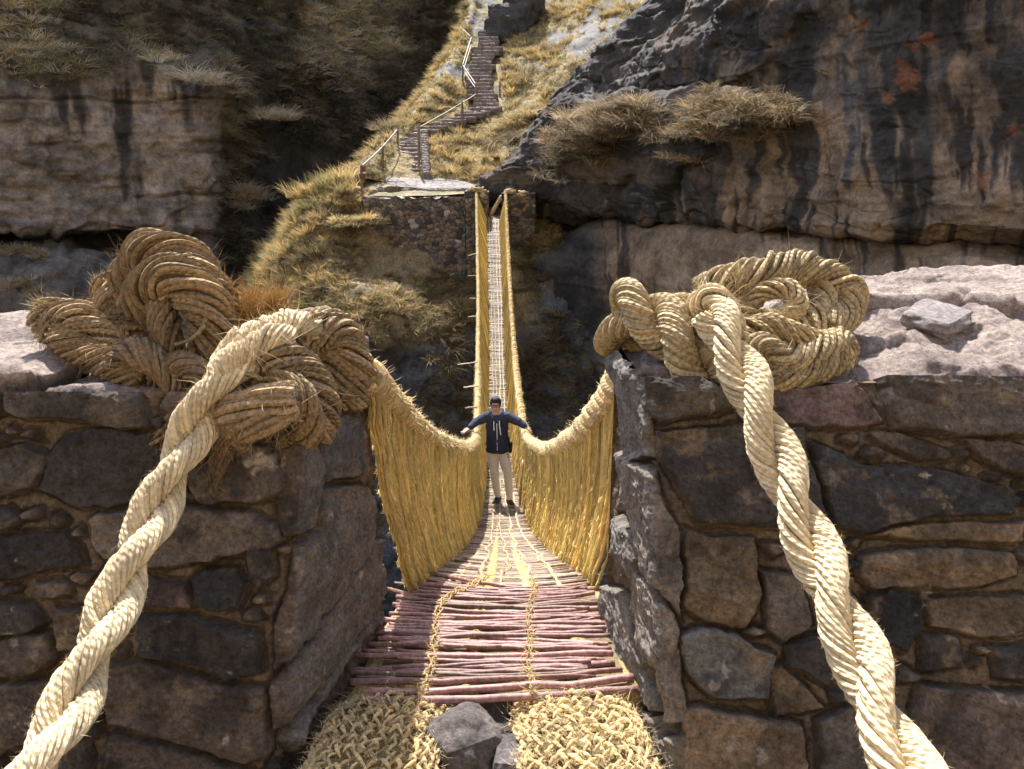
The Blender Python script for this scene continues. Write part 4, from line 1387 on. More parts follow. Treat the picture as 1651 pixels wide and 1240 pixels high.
def floor_z(d, X):
    a, b = at(FLl, d), at(FLr, d)
    f = (X - a[..., 0]) / (b[..., 0] - a[..., 0] + 1e-9)
    return a[..., 2] * (1 - f) + b[..., 2] * f


for j, (xl, yl, xr, yr, sag, th) in enumerate(BIG):
    n = 28
    t = np.linspace(0, 1, n)
    x = xl + (xr - xl) * t
    y = yl + (yr - yl) * t + sag * np.sin(np.pi * t)
    d = np.interp(y, *(lambda m: (m[1][np.argsort(m[1])], ft[np.argsort(m[1])]))(proj((at(FLl, ft) + at(FLr, ft)) / 2)))
    ctr = np.array([P(x[i], y[i], d[i]) for i in range(n)])
    rad = th * .76 / 2 * np.array(proj(ctr)[2]).mean() / FPX * .92
    s_ = np.stack([t * 5 + j * 9.1, t * 0, t * 0], -1)
    ctr[:, 1] += fbm(s_, 3, .6) * .014
    ctr[:, 2] += .006 + (j % 3) * .006 + fbm(s_ + 40, 2) * .006
    r = rad * (1.08 - .25 * t + .10 * fbm(s_ * 2 + 7, 2))
    if j % 2:
        r = r[::-1]
    # knots in the wood
    for q in rng.uniform(.1, .9, 2):
        r = r * (1 + .22 * np.exp(-((t - q) / .018) ** 2))
    mb = MB()
    cc = WINE * rng.uniform(.8, 1.3) + np.array([.03, .02, .012]) * rng.random()
    if j == 16:
        cc = np.array([.26, .13, .055])
    if j in (4, 17):
        cc = np.array([.21, .14, .09])
    tubes(mb, ctr, r[None], 10, col=cc)
    mb.C[-1] = np.array(mb.C[-1])
    mb.C[-1][-2:] = (.36, .25, .14)
    mb.build('floor_stick', M_STICK, bridge)

# the thinner sticks further on
SC = [np.array([.38, .28, .17]), np.array([.29, .20, .13]), np.array([.46, .35, .21]), np.array([.22, .13, .10])]
dd = []
x = 3.95
while x < 31.5:
    dd.append(x)
    x += rng.uniform(.022, .045) if x < 12 else rng.uniform(.035, .06)
dd = np.array(dd)
n = 9
t = np.linspace(-.04, 1.04, n)[None, :, None]
a, b = at(FLl, dd), at(FLr, dd)
ends = rng.normal(size=(len(dd), 2)) * .05
a2 = a + (a - b) * ends[:, :1]
b2 = b + (b - a) * ends[:, 1:]
sk = rng.normal(size=(len(dd), 1)) * .035
p = a2[:, None] * (1 - t) + b2[:, None] * t
p[..., 1] += sk * (t[..., 0] - .5) * 2 + fbm(p * 5, 2) * .02
p[..., 2] = np.array([floor_z(p[i, :, 1], p[i, :, 0]) for i in range(len(dd))]) + rng.uniform(.0, .012, (len(dd), 1)) - .035 * np.sin(np.pi * t[..., 0]) * np.exp(-((dd - 5) / 5) ** 2)[:, None]
cst = np.array([SC[i] for i in rng.integers(0, 4, len(dd))]) * rng.uniform(.7, 1.2, (len(dd), 1)) * np.interp(dd, [4, 12, 20], [1.0, .9, .72])[:, None]
rst = np.repeat((np.where(dd < 12, .0085, .013) * rng.uniform(.7, 1.3, len(dd)))[:, None], n, 1)
for i in range(44):
    mb = MB()
    tubes(mb, p[i:i + 1], rst[i:i + 1], 6, col=cst[i:i + 1])
    mb.build('floor_stick', M_STICK, bridge)
mb = MB()
tubes(mb, p[44:], rst[44:], 5, col=cst[44:])
o = mb.build('floor_stick', M_STICK, bridge)
o['kind'] = 'stuff'


# cords that zigzag along the floor and tie the sticks down
def lash_line(fs, d0, d1, amp, r, name, step=.05):
    mb = MB()
    d = np.arange(d0, d1, step)
    a, b = at(FLl, d), at(FLr, d)
    f = np.interp(d, [q[0] for q in fs], [q[1] for q in fs]) + amp * .6 * fbm(np.stack([d * 1.6, d * 0 + fs[0][1] * 50, d * 0], -1), 3)
    c = a * (1 - f[:, None]) + b * f[:, None]
    c[:, 2] += .020 + .008 * np.sin(d / .06) - .035 * np.sin(np.pi * f) * np.exp(-((d - 5) / 5) ** 2)
    rr = r * (1 + .35 * np.sin(d / .045)) * np.interp(d, [4, 14, 31], [1, 1.1, 1.3])
    tubes(mb, c, rr[None], 6, col=np.array([.80, .67, .44]))
    k = int(len(d) * 3)
    i = rng.integers(0, max(len(d) // 2, 2), k)
    hairs(mb, c[i], rng.normal(size=(k, 3)) + np.array([0, 0, .3]), rng.uniform(.01, .04, k), .0013, STRAW_L)
    return mb.build(name, M_STRAW, bridge)


LASHC = 1
lash_line([(3.9, .34), (6, .30), (9, .30), (31, .18)], 3.9, 31.3, .10, .013, 'floor_cord')
lash_line([(3.9, .46), (6, .52), (9, .44), (31, .40)], 3.9, 31.3, .10, .012, 'floor_cord')
lash_line([(3.9, .60), (6, .66), (9, .62), (31, .66)], 3.9, 31.3, .12, .012, 'floor_cord')
lash_line([(3.9, .78), (6, .84), (9, .80), (31, .86)], 3.9, 31.3, .08, .012, 'floor_cord')
# lashings across the thick sticks
for pts in ([(672, 1138), (690, 1100), (700, 1050), (704, 1010), (718, 975), (760, 952), (790, 935)], [(860, 1128), (852, 1080), (856, 1030), (852, 1000), (856, 975), (862, 955), (858, 938)]):
    mb = MB()
    q = catmull(np.array(pts, float), 90, uniform=True)
    c = np.array([P(u, v_, floor_d(u, v_)) for u, v_ in q])
    c[:, 2] += .026 + .010 * np.sin(np.arange(90) * 1.1)
    c[:, 0] += rng.normal(size=90) * .004
    for k in range(3):
        o_ = c + rng.normal(size=3) * .006 + np.stack([.010 * np.sin(np.arange(90) * .7 + k * 2), np.zeros(90), np.zeros(90)], 1)
        tubes(mb, o_, np.full((1, 90), .0036), 5, col=PALE * [.95, .92, .8])
    k = 420
    i = rng.integers(0, 90, k)
    hairs(mb, c[i] + rng.normal(size=(k, 3)) * .008, rng.normal(size=(k, 3)) * [1.3, .8, .5] + np.array([0, 0, .2]), rng.uniform(.02, .08, k), .0009, PALE * [.95, .9, .65])
    mb.build('lashing', M_STRAW, bridge)

# stick ends that stand out sideways from the left hand cable
for (x0, y0, x1, y1, dd_) in ((748, 625, 768, 623, 14.4), (750, 658, 767, 656, 13), (744, 697, 760, 695, 11), (738, 588, 767, 584, 16.6), (755, 511, 769, 509, 20.3), (757, 481, 769, 482, 21.8), (755, 445, 768, 444, 23.8), (755, 412, 768, 409, 25.6)):
    a_, b_ = P(x0, y0, dd_), P(x1 + 3, y1, dd_)
    mb = MB()
    tt = np.linspace(0, 1, 6)[:, None]
    tubes(mb, a_ * (1 - tt) + b_ * tt + rng.normal(size=(6, 3)) * .006, np.full((1, 6), .016), 6, col=(.42, .33, .2))
    mb.build('cross_stick', M_STICK, bridge)
# upright stick woven into the right net
mb = MB()
a_, b_ = P(843, 742, 11.0), P(838, 815, 10.5)
tt = np.linspace(0, 1, 8)[:, None]
tubes(mb, a_ * (1 - tt) + b_ * tt, np.full((1, 8), .018), 6, col=(.30, .20, .10))
mb.build('net_stick', M_STICK, bridge)


# ================================================================== ROPES
def helix(center, T, N, B, R, ang):
    return center + (np.cos(ang)[:, None] * N + np.sin(ang)[:, None] * B) * np.reshape(R, (-1, 1))


def strand(mb, c, rad, ncord, pitch, hand, col, colvar=.2, jit=.05, sides=6, core=True, phase=0.0, shag=0, shagcol=None, cordk=1.25):
    """one strand: a layer of twisted cords laid round a core"""
    n = len(c)
    T, N, B = ptframe(c)
    rad = np.broadcast_to(np.asarray(rad, float), (n,))
    L = np.concatenate([[0], np.cumsum(np.linalg.norm(np.diff(c, axis=0), axis=1))])
    if core:
        tubes(mb, c, rad[None] * .80, 10, col=np.asarray(col) * .35)
    rc = rad * math.sin(math.pi / ncord) * cordk
    paths, refs, cols = [], [], []
    for k in range(ncord):
        a = phase + hand * 2 * np.pi * L / pitch + 2 * np.pi * k / ncord + rng.normal() * jit * 2 + jit * 3 * fbm(np.stack([L * 6, L * 0 + k * 3.1, L * 0], -1), 2)
        o = np.cos(a)[:, None] * N + np.sin(a)[:, None] * B
        rr = (rad - rc * .9) * (1 + jit * rng.normal() + jit * fbm(np.stack([L * 14 + k * 5.3, L * 0, L * 0], -1), 2))
        paths.append(c + o * rr[:, None])
        refs.append(o)
        cols.append(np.asarray(col) * rng.uniform(1 - colvar, 1 + colvar))
    tubes(mb, np.array(paths), np.repeat(rc[None], ncord, 0), sides, ref=np.array(refs), col=np.array(cols))
    if shag:
        i = rng.integers(0, n, shag)
        a = rng.uniform(0, 6.28, shag)
        o = np.cos(a)[:, None] * N[i] + np.sin(a)[:, None] * B[i]
        hairs(mb, c[i] + o * rad[i][:, None] * .97, o * .35 + T[i] * rng.choice([-1, 1], (shag, 1)) * .9 + rng.normal(size=(shag, 3)) * .35,
              rng.uniform(.006, .018, shag), .00045, np.asarray(shagcol if shagcol is not None else col) * 1.1, curl=1.0)


def pts3(lst):
    return np.array([P(*q) for q in lst])


def big_rope(name, ctrl, rad, pitch, parent, phase, label=None, cat=None, n=520):
    """two-strand rope, each strand a part"""
    c = catmull(ctrl, n)
    L = np.linspace(0, curve_len(c), n)
    T, N, B = ptframe(c)
    root = thing(name, c[0], label, cat) if parent is None else parent
    for k in range(2):
        a = phase + 2 * np.pi * L / pitch + math.pi * k
        rr = np.broadcast_to(rad, (n,))
        q = helix(c, T, N, B, rr * .50, a)
        mb = MB()
        strand(mb, q, rr * .56, 13, .33, -1, PALE * rng.uniform(.95, 1.03), .10, phase=k * 1.3, shag=3000, shagcol=PALE * [1.02, .98, .8], cordk=1.02)
        mb.build('rope_strand', M_ROPE, root)
    return root


# left rope: from the knot down towards the camera, lower left
big_rope('twisted_rope', pts3([(-50, 1430, 1.30), (22, 1310, 1.45), (92, 1180, 1.66), (158, 1040, 1.90), (224, 880, 2.18), (290, 740, 2.42), (345, 630, 2.56), (405, 552, 2.70)]),
         np.interp(np.linspace(0, 1, 520), [0, .5, 1], [.068, .072, .078]), .62, None, 2.2,
         'pale two-strand rope running from the brown knot down past the left wall', 'rope')
big_rope('twisted_rope', pts3([(1560, 1400, 1.22), (1490, 1290, 1.36), (1425, 1160, 1.56), (1370, 1020, 1.80), (1310, 880, 2.06), (1258, 750, 2.30), (1215, 640, 2.50), (1180, 560, 2.70), (1150, 505, 2.86)]),
         np.interp(np.linspace(0, 1, 520), [0, .5, 1], [.070, .076, .082]), .66, None, .6,
         'pale two-strand rope running from the straw knot down past the right wall', 'rope')

BRN1 = np.array([.30, .20, .10])
BRN2 = np.array([.24, .16, .085])
BRN3 = np.array([.36, .25, .135])
STR1 = np.array([.48, .36, .19])


def loop(root, lst, rad, ncord, pitch, col, hand=-1, mat=None, n=None, name='rope_loop', shag=500, cv=.22, taper=None, cordk=1.25):
    c = pts3(lst)
    ncord = int(ncord * 1.35) if pitch < 1 else ncord
    pitch = pitch * 1.25
    cordk = 1.06
    L0 = curve_len(catmull(c, 60))
    n = n or int(max(60, L0 / .006))
    cc = catmull(c, n)
    r = np.full(n, rad)
    if taper:
        r = r * np.interp(np.linspace(0, 1, n), np.linspace(0, 1, len(taper)), taper)
    r = r * .93 * (1 + .20 * fbm(np.stack([np.linspace(0, L0 * 9, n), np.full(n, rad * 99), np.full(n, col[0] * 50)], -1), 2))
    mb = MB()
    strand(mb, cc, r, ncord, pitch, hand, col, cv, phase=rng.random() * 6, shag=shag * 2, cordk=cordk, jit=.085)
    i = rng.integers(0, n, shag // 3)
    o = norm(rng.normal(size=(len(i), 3)))
    hairs(mb, cc[i] + o * r[i][:, None] * .95, o + rng.normal(size=(len(i), 3)) * .8, rng.uniform(.03, .09, len(i)), .0009, np.asarray(col) * 1.15, curl=1.2)
    # cut ends of the cords bristle a little
    return mb.build(name, mat or M_OLDROPE, root)


def fray(root, p0, dr, k, length, col, spread=.5, name='frayed_end', w=.0016):
    mb = MB()
    d = norm(np.asarray(dr, float)) + rng.normal(size=(k, 3)) * spread
    hairs(mb, np.asarray(p0) + rng.normal(size=(k, 3)) * .018, d, rng.uniform(.4, 1.1, k) * length, w, col, curl=.35)
    return mb.build(name, M_OLDROPE, root)


def tassel(root, lst, rad, k, col, name='loose_tail'):
    """a hanging bunch of a few twisted cords"""
    c = catmull(pts3(lst), 50)
    T, N, B = ptframe(c)
    mb = MB()
    ps = []
    for i in range(k):
        a = rng.uniform(0, 6.28) + np.linspace(0, rng.uniform(1, 4), 50)
        r = rad * rng.uniform(.2, 1) * np.linspace(.8, 1.3, 50)
        ps.append(helix(c, T, N, B, r, a))
    tubes(mb, np.array(ps), np.full((k, 50), .0075), 5, col=np.asarray(col) * rng.uniform(.8, 1.2, (k, 1)))
    hairs(mb, c[rng.integers(20, 50, 160)] + rng.normal(size=(160, 3)) * rad * .6, T[rng.integers(20, 50, 160)] + rng.normal(size=(160, 3)) * .4, rng.uniform(.02, .07, 160), .0012, np.asarray(col) * 1.1)
    return mb.build(name, M_OLDROPE, root)


kl = thing('rope_knot', P(330, 640, 2.9), 'tangled heap of old brown ropes knotted on top of the left wall', 'knot')
# top loops
loop(kl, [(228, 560, 3.12), (215, 500, 3.12), (212, 440, 3.10), (245, 408, 3.06), (295, 420, 3.00), (335, 470, 2.98), (365, 520, 2.98), (380, 570, 3.0)], .088, 17, .34, BRN1)
loop(kl, [(236, 500, 2.98), (245, 460, 2.94), (285, 448, 2.90), (330, 490, 2.88), (345, 545, 2.86), (330, 600, 2.86), (300, 650, 2.84)], .088, 17, .36, BRN1 * 1.08)
loop(kl, [(262, 490, 2.90), (266, 530, 2.84), (282, 575, 2.82), (300, 625, 2.84)], .058, 13, .34, BRN2, hand=1)
loop(kl, [(188, 460, 3.16), (186, 500, 3.10), (205, 540, 3.02), (245, 575, 2.94)], .080, 15, .36, BRN3 * .9, hand=1)
# left arm lying on the slab
loop(kl, [(70, 512, 3.10), (120, 510, 3.04), (170, 540, 2.98), (215, 580, 2.92), (258, 620, 2.86)], .072, 15, .40, BRN3)
loop(kl, [(95, 540, 3.0), (140, 570, 2.92), (190, 590, 2.84), (240, 610, 2.80)], .066, 13, .36, BRN1)
loop(kl, [(150, 505, 3.14), (190, 510, 3.06), (230, 545, 2.98), (285, 590, 2.90)], .066, 13, .36, BRN2)
loop(kl, [(175, 600, 2.84), (215, 570, 2.80), (260, 590, 2.74), (290, 640, 2.70), (300, 690, 2.68)], .058, 12, .33, BRN2 * 1.1, hand=1)
loop(kl, [(255, 610, 2.78), (300, 590, 2.72), (335, 620, 2.66), (300, 670, 2.64), (272, 720, 2.66)], .056, 12, .33, BRN2)
# right arm
loop(kl, [(395, 640, 2.84), (426.4, 580, 2.84), (470.4, 545, 2.90), (523.2, 530, 2.98), (556.64, 552, 3.02), (567.2, 600, 3.04), (565.44, 650, 3.06)], .084, 17, .34, BRN3)
loop(kl, [(457.2, 560, 3.02), (505.6, 560, 3.0), (540.8, 585, 2.98), (551.36, 640, 2.98)], .070, 14, .34, BRN1)
loop(kl, [(400, 590, 2.72), (444, 575, 2.70), (492.4, 600, 2.72), (518.8, 650, 2.74), (505.6, 700, 2.76)], .080, 16, .36, BRN3 * .95)
loop(kl, [(417.6, 640, 2.62), (461.6, 622, 2.60), (492.4, 655, 2.60), (492.4, 700, 2.64), (461.6, 715, 2.68)], .058, 13, .33, BRN1, hand=1)
# the fist: a bound bunch of cords in front
loop(kl, [(352, 690, 2.58), (380, 668, 2.54), (425, 650, 2.52), (478, 640, 2.54)], .066, 14, 1.6, BRN3 * 1.15, hand=1, shag=900, taper=[.8, 1.15, 1.1, .85])
loop(kl, [(362, 700, 2.56), (400, 690, 2.50), (440, 675, 2.50), (476, 662, 2.54)], .048, 11, 1.4, BRN3 * 1.2, shag=700, taper=[.8, 1.1, 1.1, .8])
loop(kl, [(355, 640, 2.60), (362, 690, 2.50), (382, 712, 2.50), (392, 725, 2.55)], .016, 6, .12, BRN1, name='binding_cord')
# loose tails and frayed ends
tassel(kl, [(385, 660, 2.56), (365, 710, 2.52), (350, 750, 2.52), (345, 796, 2.54)], .030, 9, BRN2 * 1.1)
tassel(kl, [(365, 690, 2.56), (352, 725, 2.54), (345, 760, 2.55)], .024, 7, BRN1)
tassel(kl, [(290, 660, 2.64), (268, 690, 2.62), (252, 718, 2.62)], .026, 8, BRN3)
tassel(kl, [(150, 508, 3.1), (110, 492, 3.08), (66, 496, 3.06)], .030, 10, BRN3 * 1.2)
tassel(kl, [(120, 500, 3.06), (80, 508, 3.02), (68, 530, 3.0), (72, 550, 3.0)], .022, 7, BRN3)
tassel(kl, [(176, 500, 3.12), (165, 478, 3.12), (160, 460, 3.14)], .022, 6, STR1 * 1.2)
FUZ = np.array([.50, .29, .09])
fray(kl, P(405, 505, 3.0), (.1, 0, 1), 240, .16, FUZ, .5)
fray(kl, P(440, 500, 3.0), (.5, 0, .8), 220, .15, FUZ, .5)
fray(kl, P(360, 478, 3.02), (.4, 0, .6), 200, .10, FUZ * .9, .7)
fray(kl, P(395, 520, 2.95), (.3, -.3, .6), 260, .12, FUZ * .9, .8)
fray(kl, P(78, 500, 3.05), (-1, 0, .1), 120, .08, STR1, .4)
# pale rope ends that loop over the knot
loop(kl, [(375, 600, 2.62), (398, 552, 2.66), (430, 530, 2.72), (470, 520, 2.82), (510, 530, 2.9)], .046, 12, .2, PALE, mat=M_ROPE, name='pale_strand', cv=.1)
loop(kl, [(345, 640, 2.54), (362, 596, 2.58), (395, 566, 2.62), (440, 542, 2.68), (466, 545, 2.74)], .048, 12, .2, PALE, mat=M_ROPE, name='pale_strand', cv=.1)

for q in range(16):
    x0, y0 = rng.uniform(110, 560), 0
    y0 = rng.uniform(470, 640) if x0 < 330 else rng.uniform(540, 680)
    a_ = rng.uniform(0, 6.28)
    pts = [(x0 + math.cos(a_ + .5 * k) * 26 * k, y0 + math.sin(a_ + .5 * k) * 22 * k, (2.74 if x0 < 330 else 2.58) + .03 * math.sin(k * 1.7) + .002 * abs(x0 - 330)) for k in range(5)]
    c_ = catmull(pts3(pts), 50)
    mb = MB()
    tubes(mb, c_ + rng.normal(size=(50, 3)) * .001, np.full((1, 50), .0085), 6, col=BRN3 * rng.uniform(.8, 1.3))
    hairs(mb, c_[rng.integers(0, 50, 60)], rng.normal(size=(60, 3)), rng.uniform(.01, .05, 60), .0009, BRN3 * 1.2)
    mb.build('loose_cord', M_OLDROPE, kl)
kr = thing('rope_knot', P(1220, 560, 3.2), 'coiled straw rope knot on top of the right wall next to the pale slab', 'knot')
S1, S2 = STR1, STR1 * [.85, .82, .75]
# two-strand piece on the left
for ph in (0, math.pi):
    c0 = catmull(pts3([(1000, 560, 3.42), (1008, 505, 3.34), (1036, 492, 3.22), (1072, 530, 3.08), (1115, 580, 2.98), (1160, 620, 2.92), (1196, 650, 2.94)]), 200)
    T_, N_f, B_ = ptframe(c0)
    Ls = np.linspace(0, curve_len(c0), 200)
    mb = MB()
    strand(mb, helix(c0, T_, N_f, B_, .058, 1.2 + ph + 2 * np.pi * Ls / .62), .064, 14, .26, -1, S1 * 1.05, .12, shag=700)
    mb.build('rope_loop', M_OLDROPE, kr)
loop(kr, [(1075, 505, 3.3), (1100, 495, 3.22), (1130, 520, 3.1), (1170, 570, 3.0), (1210, 610, 2.96)], .060, 13, .3, S1)
loop(kr, [(1122, 520, 3.12), (1128, 490, 3.06), (1148, 478, 3.0), (1170, 500, 2.92), (1186, 550, 2.84)], .056, 13, .24, PALE, mat=M_ROPE, name='pale_strand', cv=.1)
loop(kr, [(1130, 475, 3.34), (1180, 452, 3.30), (1235, 440, 3.30), (1285, 432, 3.34), (1335, 445, 3.36), (1366, 472, 3.34), (1360, 510, 3.26), (1320, 525, 3.18)], .078, 16, .32, S1, n=260)
loop(kr, [(1240, 440, 3.50), (1280, 430, 3.46), (1320, 455, 3.38), (1325, 490, 3.28), (1302, 530, 3.14), (1282, 560, 3.06)], .066, 14, .30, S1 * 1.1)
loop(kr, [(1205, 495, 3.24), (1230, 470, 3.20), (1268, 468, 3.18), (1285, 492, 3.14), (1262, 514, 3.10), (1225, 512, 3.10)], .050, 12, .26, S1 * 1.15, hand=1)
loop(kr, [(1140, 470, 3.30), (1180, 490, 3.20), (1215, 520, 3.12), (1280, 545, 3.06)], .052, 12, .28, S2)
loop(kr, [(1180, 540, 3.06), (1230, 530, 3.0), (1280, 545, 2.98), (1320, 560, 3.02)], .064, 14, .30, S2 * 1.1, hand=1)
loop(kr, [(1190, 620, 2.92), (1225, 560, 2.90), (1270, 580, 2.90), (1320, 565, 2.96), (1352, 552, 3.04), (1350, 585, 3.02), (1310, 592, 2.98)], .066, 14, .30, S1)
loop(kr, [(1195, 640, 2.90), (1230, 610, 2.86), (1280, 610, 2.88), (1330, 590, 2.94), (1355, 560, 3.02)], .060, 13, .30, S2)
loop(kr, [(1165, 600, 2.94), (1205, 585, 2.90), (1245, 600, 2.86), (1262, 630, 2.88)], .050, 12, .30, S2 * .9)
tassel(kr, [(1165, 470, 3.3), (1185, 455, 3.26), (1180, 440, 3.26)], .02, 5, S1)
fray(kr, P(1190, 455, 3.2), (0, 0, 1), 60, .09, S1, .6)
fray(kr, P(1160, 530, 3.0), (-.3, 0, .6), 120, .06, FUZ, .8)


# ================================================================== STRAW BRAIDS on the ground
def braid(name, ctrl, width, label, seed):
    c = catmull(pts3(ctrl), 60)
    c[:, 2] -= .09
    rs = np.random.default_rng(seed)
    L = curve_len(c)
    T = norm(np.gradient(c, axis=0))
    side = norm(np.cross(T, np.array([0, 0, 1.0])))
    up = norm(np.cross(side, T))
    mb = MB()
    # body
    th = np.linspace(0, 2 * np.pi, 25)
    ring = c[:, None] + side[:, None] * (np.cos(th) * width / 2 * .92)[None, :, None] + up[:, None] * (np.sin(th) * .085)[None, :, None]
    i = np.arange(60 * 25).reshape(60, 25)
    mb.add(ring.reshape(-1, 3), np.stack([i[:-1, :-1], i[1:, :-1], i[1:, 1:], i[:-1, 1:]], -1).reshape(-1, 4), None, STRAW * .45)
    # plaited tufts: short fat strands woven in a chevron
    rows, colsn = int(L / .026), int(width / .030)
    paths, rads, cl = [], [], []
    hb, hd = [], []
    for r in range(rows):
        for k in range(colsn):
            f = (r + rs.uniform(-.2, .2)) / rows
            x = (k + .5 + rs.uniform(-.2, .2)) / colsn * 2 - 1
            j = min(max(int(f * 59), 1), 58)
            a = x * 1.45
            n = side[j] * math.sin(a) + up[j] * math.cos(a)
            base = c[j] + side[j] * (math.sin(a) * width / 2) + up[j] * (math.cos(a) * .095)
            s_ = 1 if (k + r) % 2 else -1
            dr = norm(T[j] * -1.0 + side[j] * s_ * rs.uniform(.6, 1.0) * (1 - .4 * abs(x)) + rs.normal(size=3) * .11)
            l = rs.uniform(.05, .09)
            t = np.linspace(0, 1, 7)[:, None]
            paths.append(base - dr * l * .5 + dr * l * t + n * (np.sin(np.pi * t) * .012 + .018 * rs.random() - .006))
            rads.append(np.array([.0018, .0052, .0072, .0075, .0066, .0045, .0012]) * rs.uniform(.7, 1.2))
            cl.append(STRAW_L * rs.uniform(.8, 1.25) * [1, .98, .95])
            for _ in range(8):
                hb.append(base + rs.normal(size=3) * .014 + n * .012)
                hd.append(dr * rs.choice([-1, 1]) + rs.normal(size=3) * .7 + n * .3)
    tubes(mb, np.array(paths), np.array(rads), 6, col=np.array(cl))
    hairs(mb, np.array(hb), np.array(hd), rs.uniform(.015, .06, len(hb)), .0009, STRAW_L * [1.05, 1.05, 1.1], curl=.9)
    return tag(mb.build(name, M_STRAW), label, 'braid')


braid('straw_braid', [(556, 1310, 2.02), (590, 1225, 2.22), (622, 1150, 2.50), (640, 1128, 2.66), (655, 1120, 2.95)], .44,
      'broad plaited straw braid left of the boulders, partly shaded by the wall', 1)
braid('straw_braid', [(966, 1310, 2.02), (950, 1225, 2.22), (934, 1150, 2.50), (920, 1128, 2.66), (910, 1120, 2.95)], .46,
      'broad plaited straw braid on the right of the boulders, all sunlit', 2)

k = 2600
b_ = np.stack([rng.uniform(-.75, .65, k), rng.uniform(1.75, 2.75, k), np.full(k, -2.13)], 1)
b_[:, 2] += rng.uniform(0, .02, k)
mb = MB()
hairs(mb, b_, np.stack([rng.normal(size=k), rng.normal(size=k), rng.uniform(0, .25, k)], 1), rng.uniform(.03, .12, k), .0014, STRAW_L, curl=.5)
tag(mb.build('spilt_straw', M_GRASS), 'loose straw strewn on the ground round the braids', 'straw', kind='stuff')
# ================================================================== FAR LANDING
def masonry_prism(name, foot, zb, zt, parent, cell=(.26, .17), seed=0, res=.035, relief=.045, cols=None, topamp=.05, label=None, cat=None):
    """walls round a footprint (counter-clockwise from above), stones as relief"""
    foot = np.asarray(foot, float)
    seg, s0 = [], 0.0
    P_ = []
    S_ = []
    Nn = []
    for i in range(len(foot)):
        a, b = foot[i], foot[(i + 1) % len(foot)]
        L = np.linalg.norm(b - a)
        k = max(int(L / res), 3)
        t = np.linspace(0, 1, k, endpoint=False)[:, None]
        P_.append(a * (1 - t) + b * t)
        S_.append(s0 + t[:, 0] * L)
        e = (b - a) / L
        Nn.append(np.broadcast_to([e[1], -e[0]], (k, 2)))
        s0 += L
    P_ = np.concatenate(P_ + [foot[:1]])
    S_ = np.concatenate(S_ + [[s0]])
    Nn = np.concatenate(Nn + [Nn[0][:1]])
    ns = len(P_)
    sm = np.array([np.mean(Nn[max(0, i - 3):i + 4], 0) for i in range(ns)])
    nz = max(int((zt - zb) / res), 4)
    zz = np.linspace(zb, zt, nz)
    Sg, Zg = np.meshgrid(S_, zz)
    w1 = fbm(np.stack([Sg, Zg, Sg * 0 + seed], -1) / .3, 2) * .10
    q = np.stack([(Sg + w1) / cell[0], (Zg + w1 * .6) / cell[1]], -1)
    d1, d2, rid = cells(q, .85)
    e = d2 - d1
    hgt = sstep(.02, .22, e) * relief + (rid - .5) * relief * .9 + fbm(np.stack([Sg, Zg, Sg * 0], -1) / .08, 3) * .012
    G = np.stack([P_[None, :, 0] + sm[None, :, 0] * hgt, P_[None, :, 1] + sm[None, :, 1] * hgt, Zg], -1)
    ragged = fbm(np.stack([Sg, Sg * 0, Sg * 0 + seed], -1) / .28, 3) * topamp
    G[..., 2] += ragged * sstep(.75, 1.0, (Zg - zb) / (zt - zb))
    pal = np.asarray(cols if cols is not None else [GB * 1.1, DK * 1.2, TB * .95, RB * 1.1, LG * .75])
    c = pal[np.minimum((rid * len(pal)).astype(int), len(pal) - 1)] * (0.7 + .7 * ((rid * 37.7) % 1))[..., None]
    c = lerp(np.array([.045, .036, .028]), c, sstep(.03, .13, e))
    pale = ((rid * 91.3) % 1 > .965)
    c = np.where(pale[..., None] & (e > .08)[..., None], np.array([.36, .31, .27]), c)
    mb = MB()
    Q = gridq(nz, ns)
    mb.add(G.reshape(-1, 3), Q[:, ::-1], None, c.reshape(-1, 3))
    # top: rings shrinking to the centre
    cen = np.append(foot.mean(0), zt)
    rings = 8
    ring = G[-1]
    tt = np.linspace(0, 1, rings)[:, None, None]
    TG = ring[None] * (1 - tt) + cen[None, None] * tt
    TG[..., 2] = ring[None, :, 2] * (1 - tt[..., 0]) + (zt - .02) * tt[..., 0] + fbm(TG / .2, 3) * .03 * (tt[..., 0] > 0)
    mb.add(TG.reshape(-1, 3), gridq(rings, ns)[:, ::-1], None, np.array([.34, .29, .25]))
    return mb.build(name, M_FARSTONE, parent)


def xy(px, py, d):
    return P(px, py, d)[:2]


A = xy(586, 316, 32.6)
B = xy(640, 316, 32.2)
C = xy(755, 316, 31.75)
rt = thing('retaining_wall', (-4, 32.5, -4), 'rubble masonry wall holding up the far landing left of the bridge', 'wall')
masonry_prism('masonry', [A, B, C, C + [.2, 1.6], B + [.3, 2.2], A + [.6, 2.0]], -4.6, P(660, 319, 32.1)[2], rt, seed=1, topamp=.10)
tl = thing('stone_tower', (-1.5, 31.9, -2), 'left stone anchor pillar at the far end of the bridge, joined to the masonry wall', 'pillar')
a, b = xy(750, 310, 31.5), xy(784, 310, 31.5)
masonry_prism('masonry', [a, b, b + [.04, 1.1], a + [0, 1.1]], -4.6, P(768, 309, 31.5)[2], tl, seed=2, topamp=.05)
trr = thing('stone_tower', (.3, 31.9, -2), 'right stone anchor pillar at the far end of the bridge, before the dark overhang', 'pillar')
a, b = xy(811, 310, 31.5), xy(856, 310, 31.7)
masonry_prism('masonry', [a + [.0, 0], b + [.15, 0], b + [.2, 1.3], a + [0, 1.2]], P(830, 402, 31.5)[2] - 1.2, P(830, 312, 31.5)[2], trr, seed=3, topamp=.05)
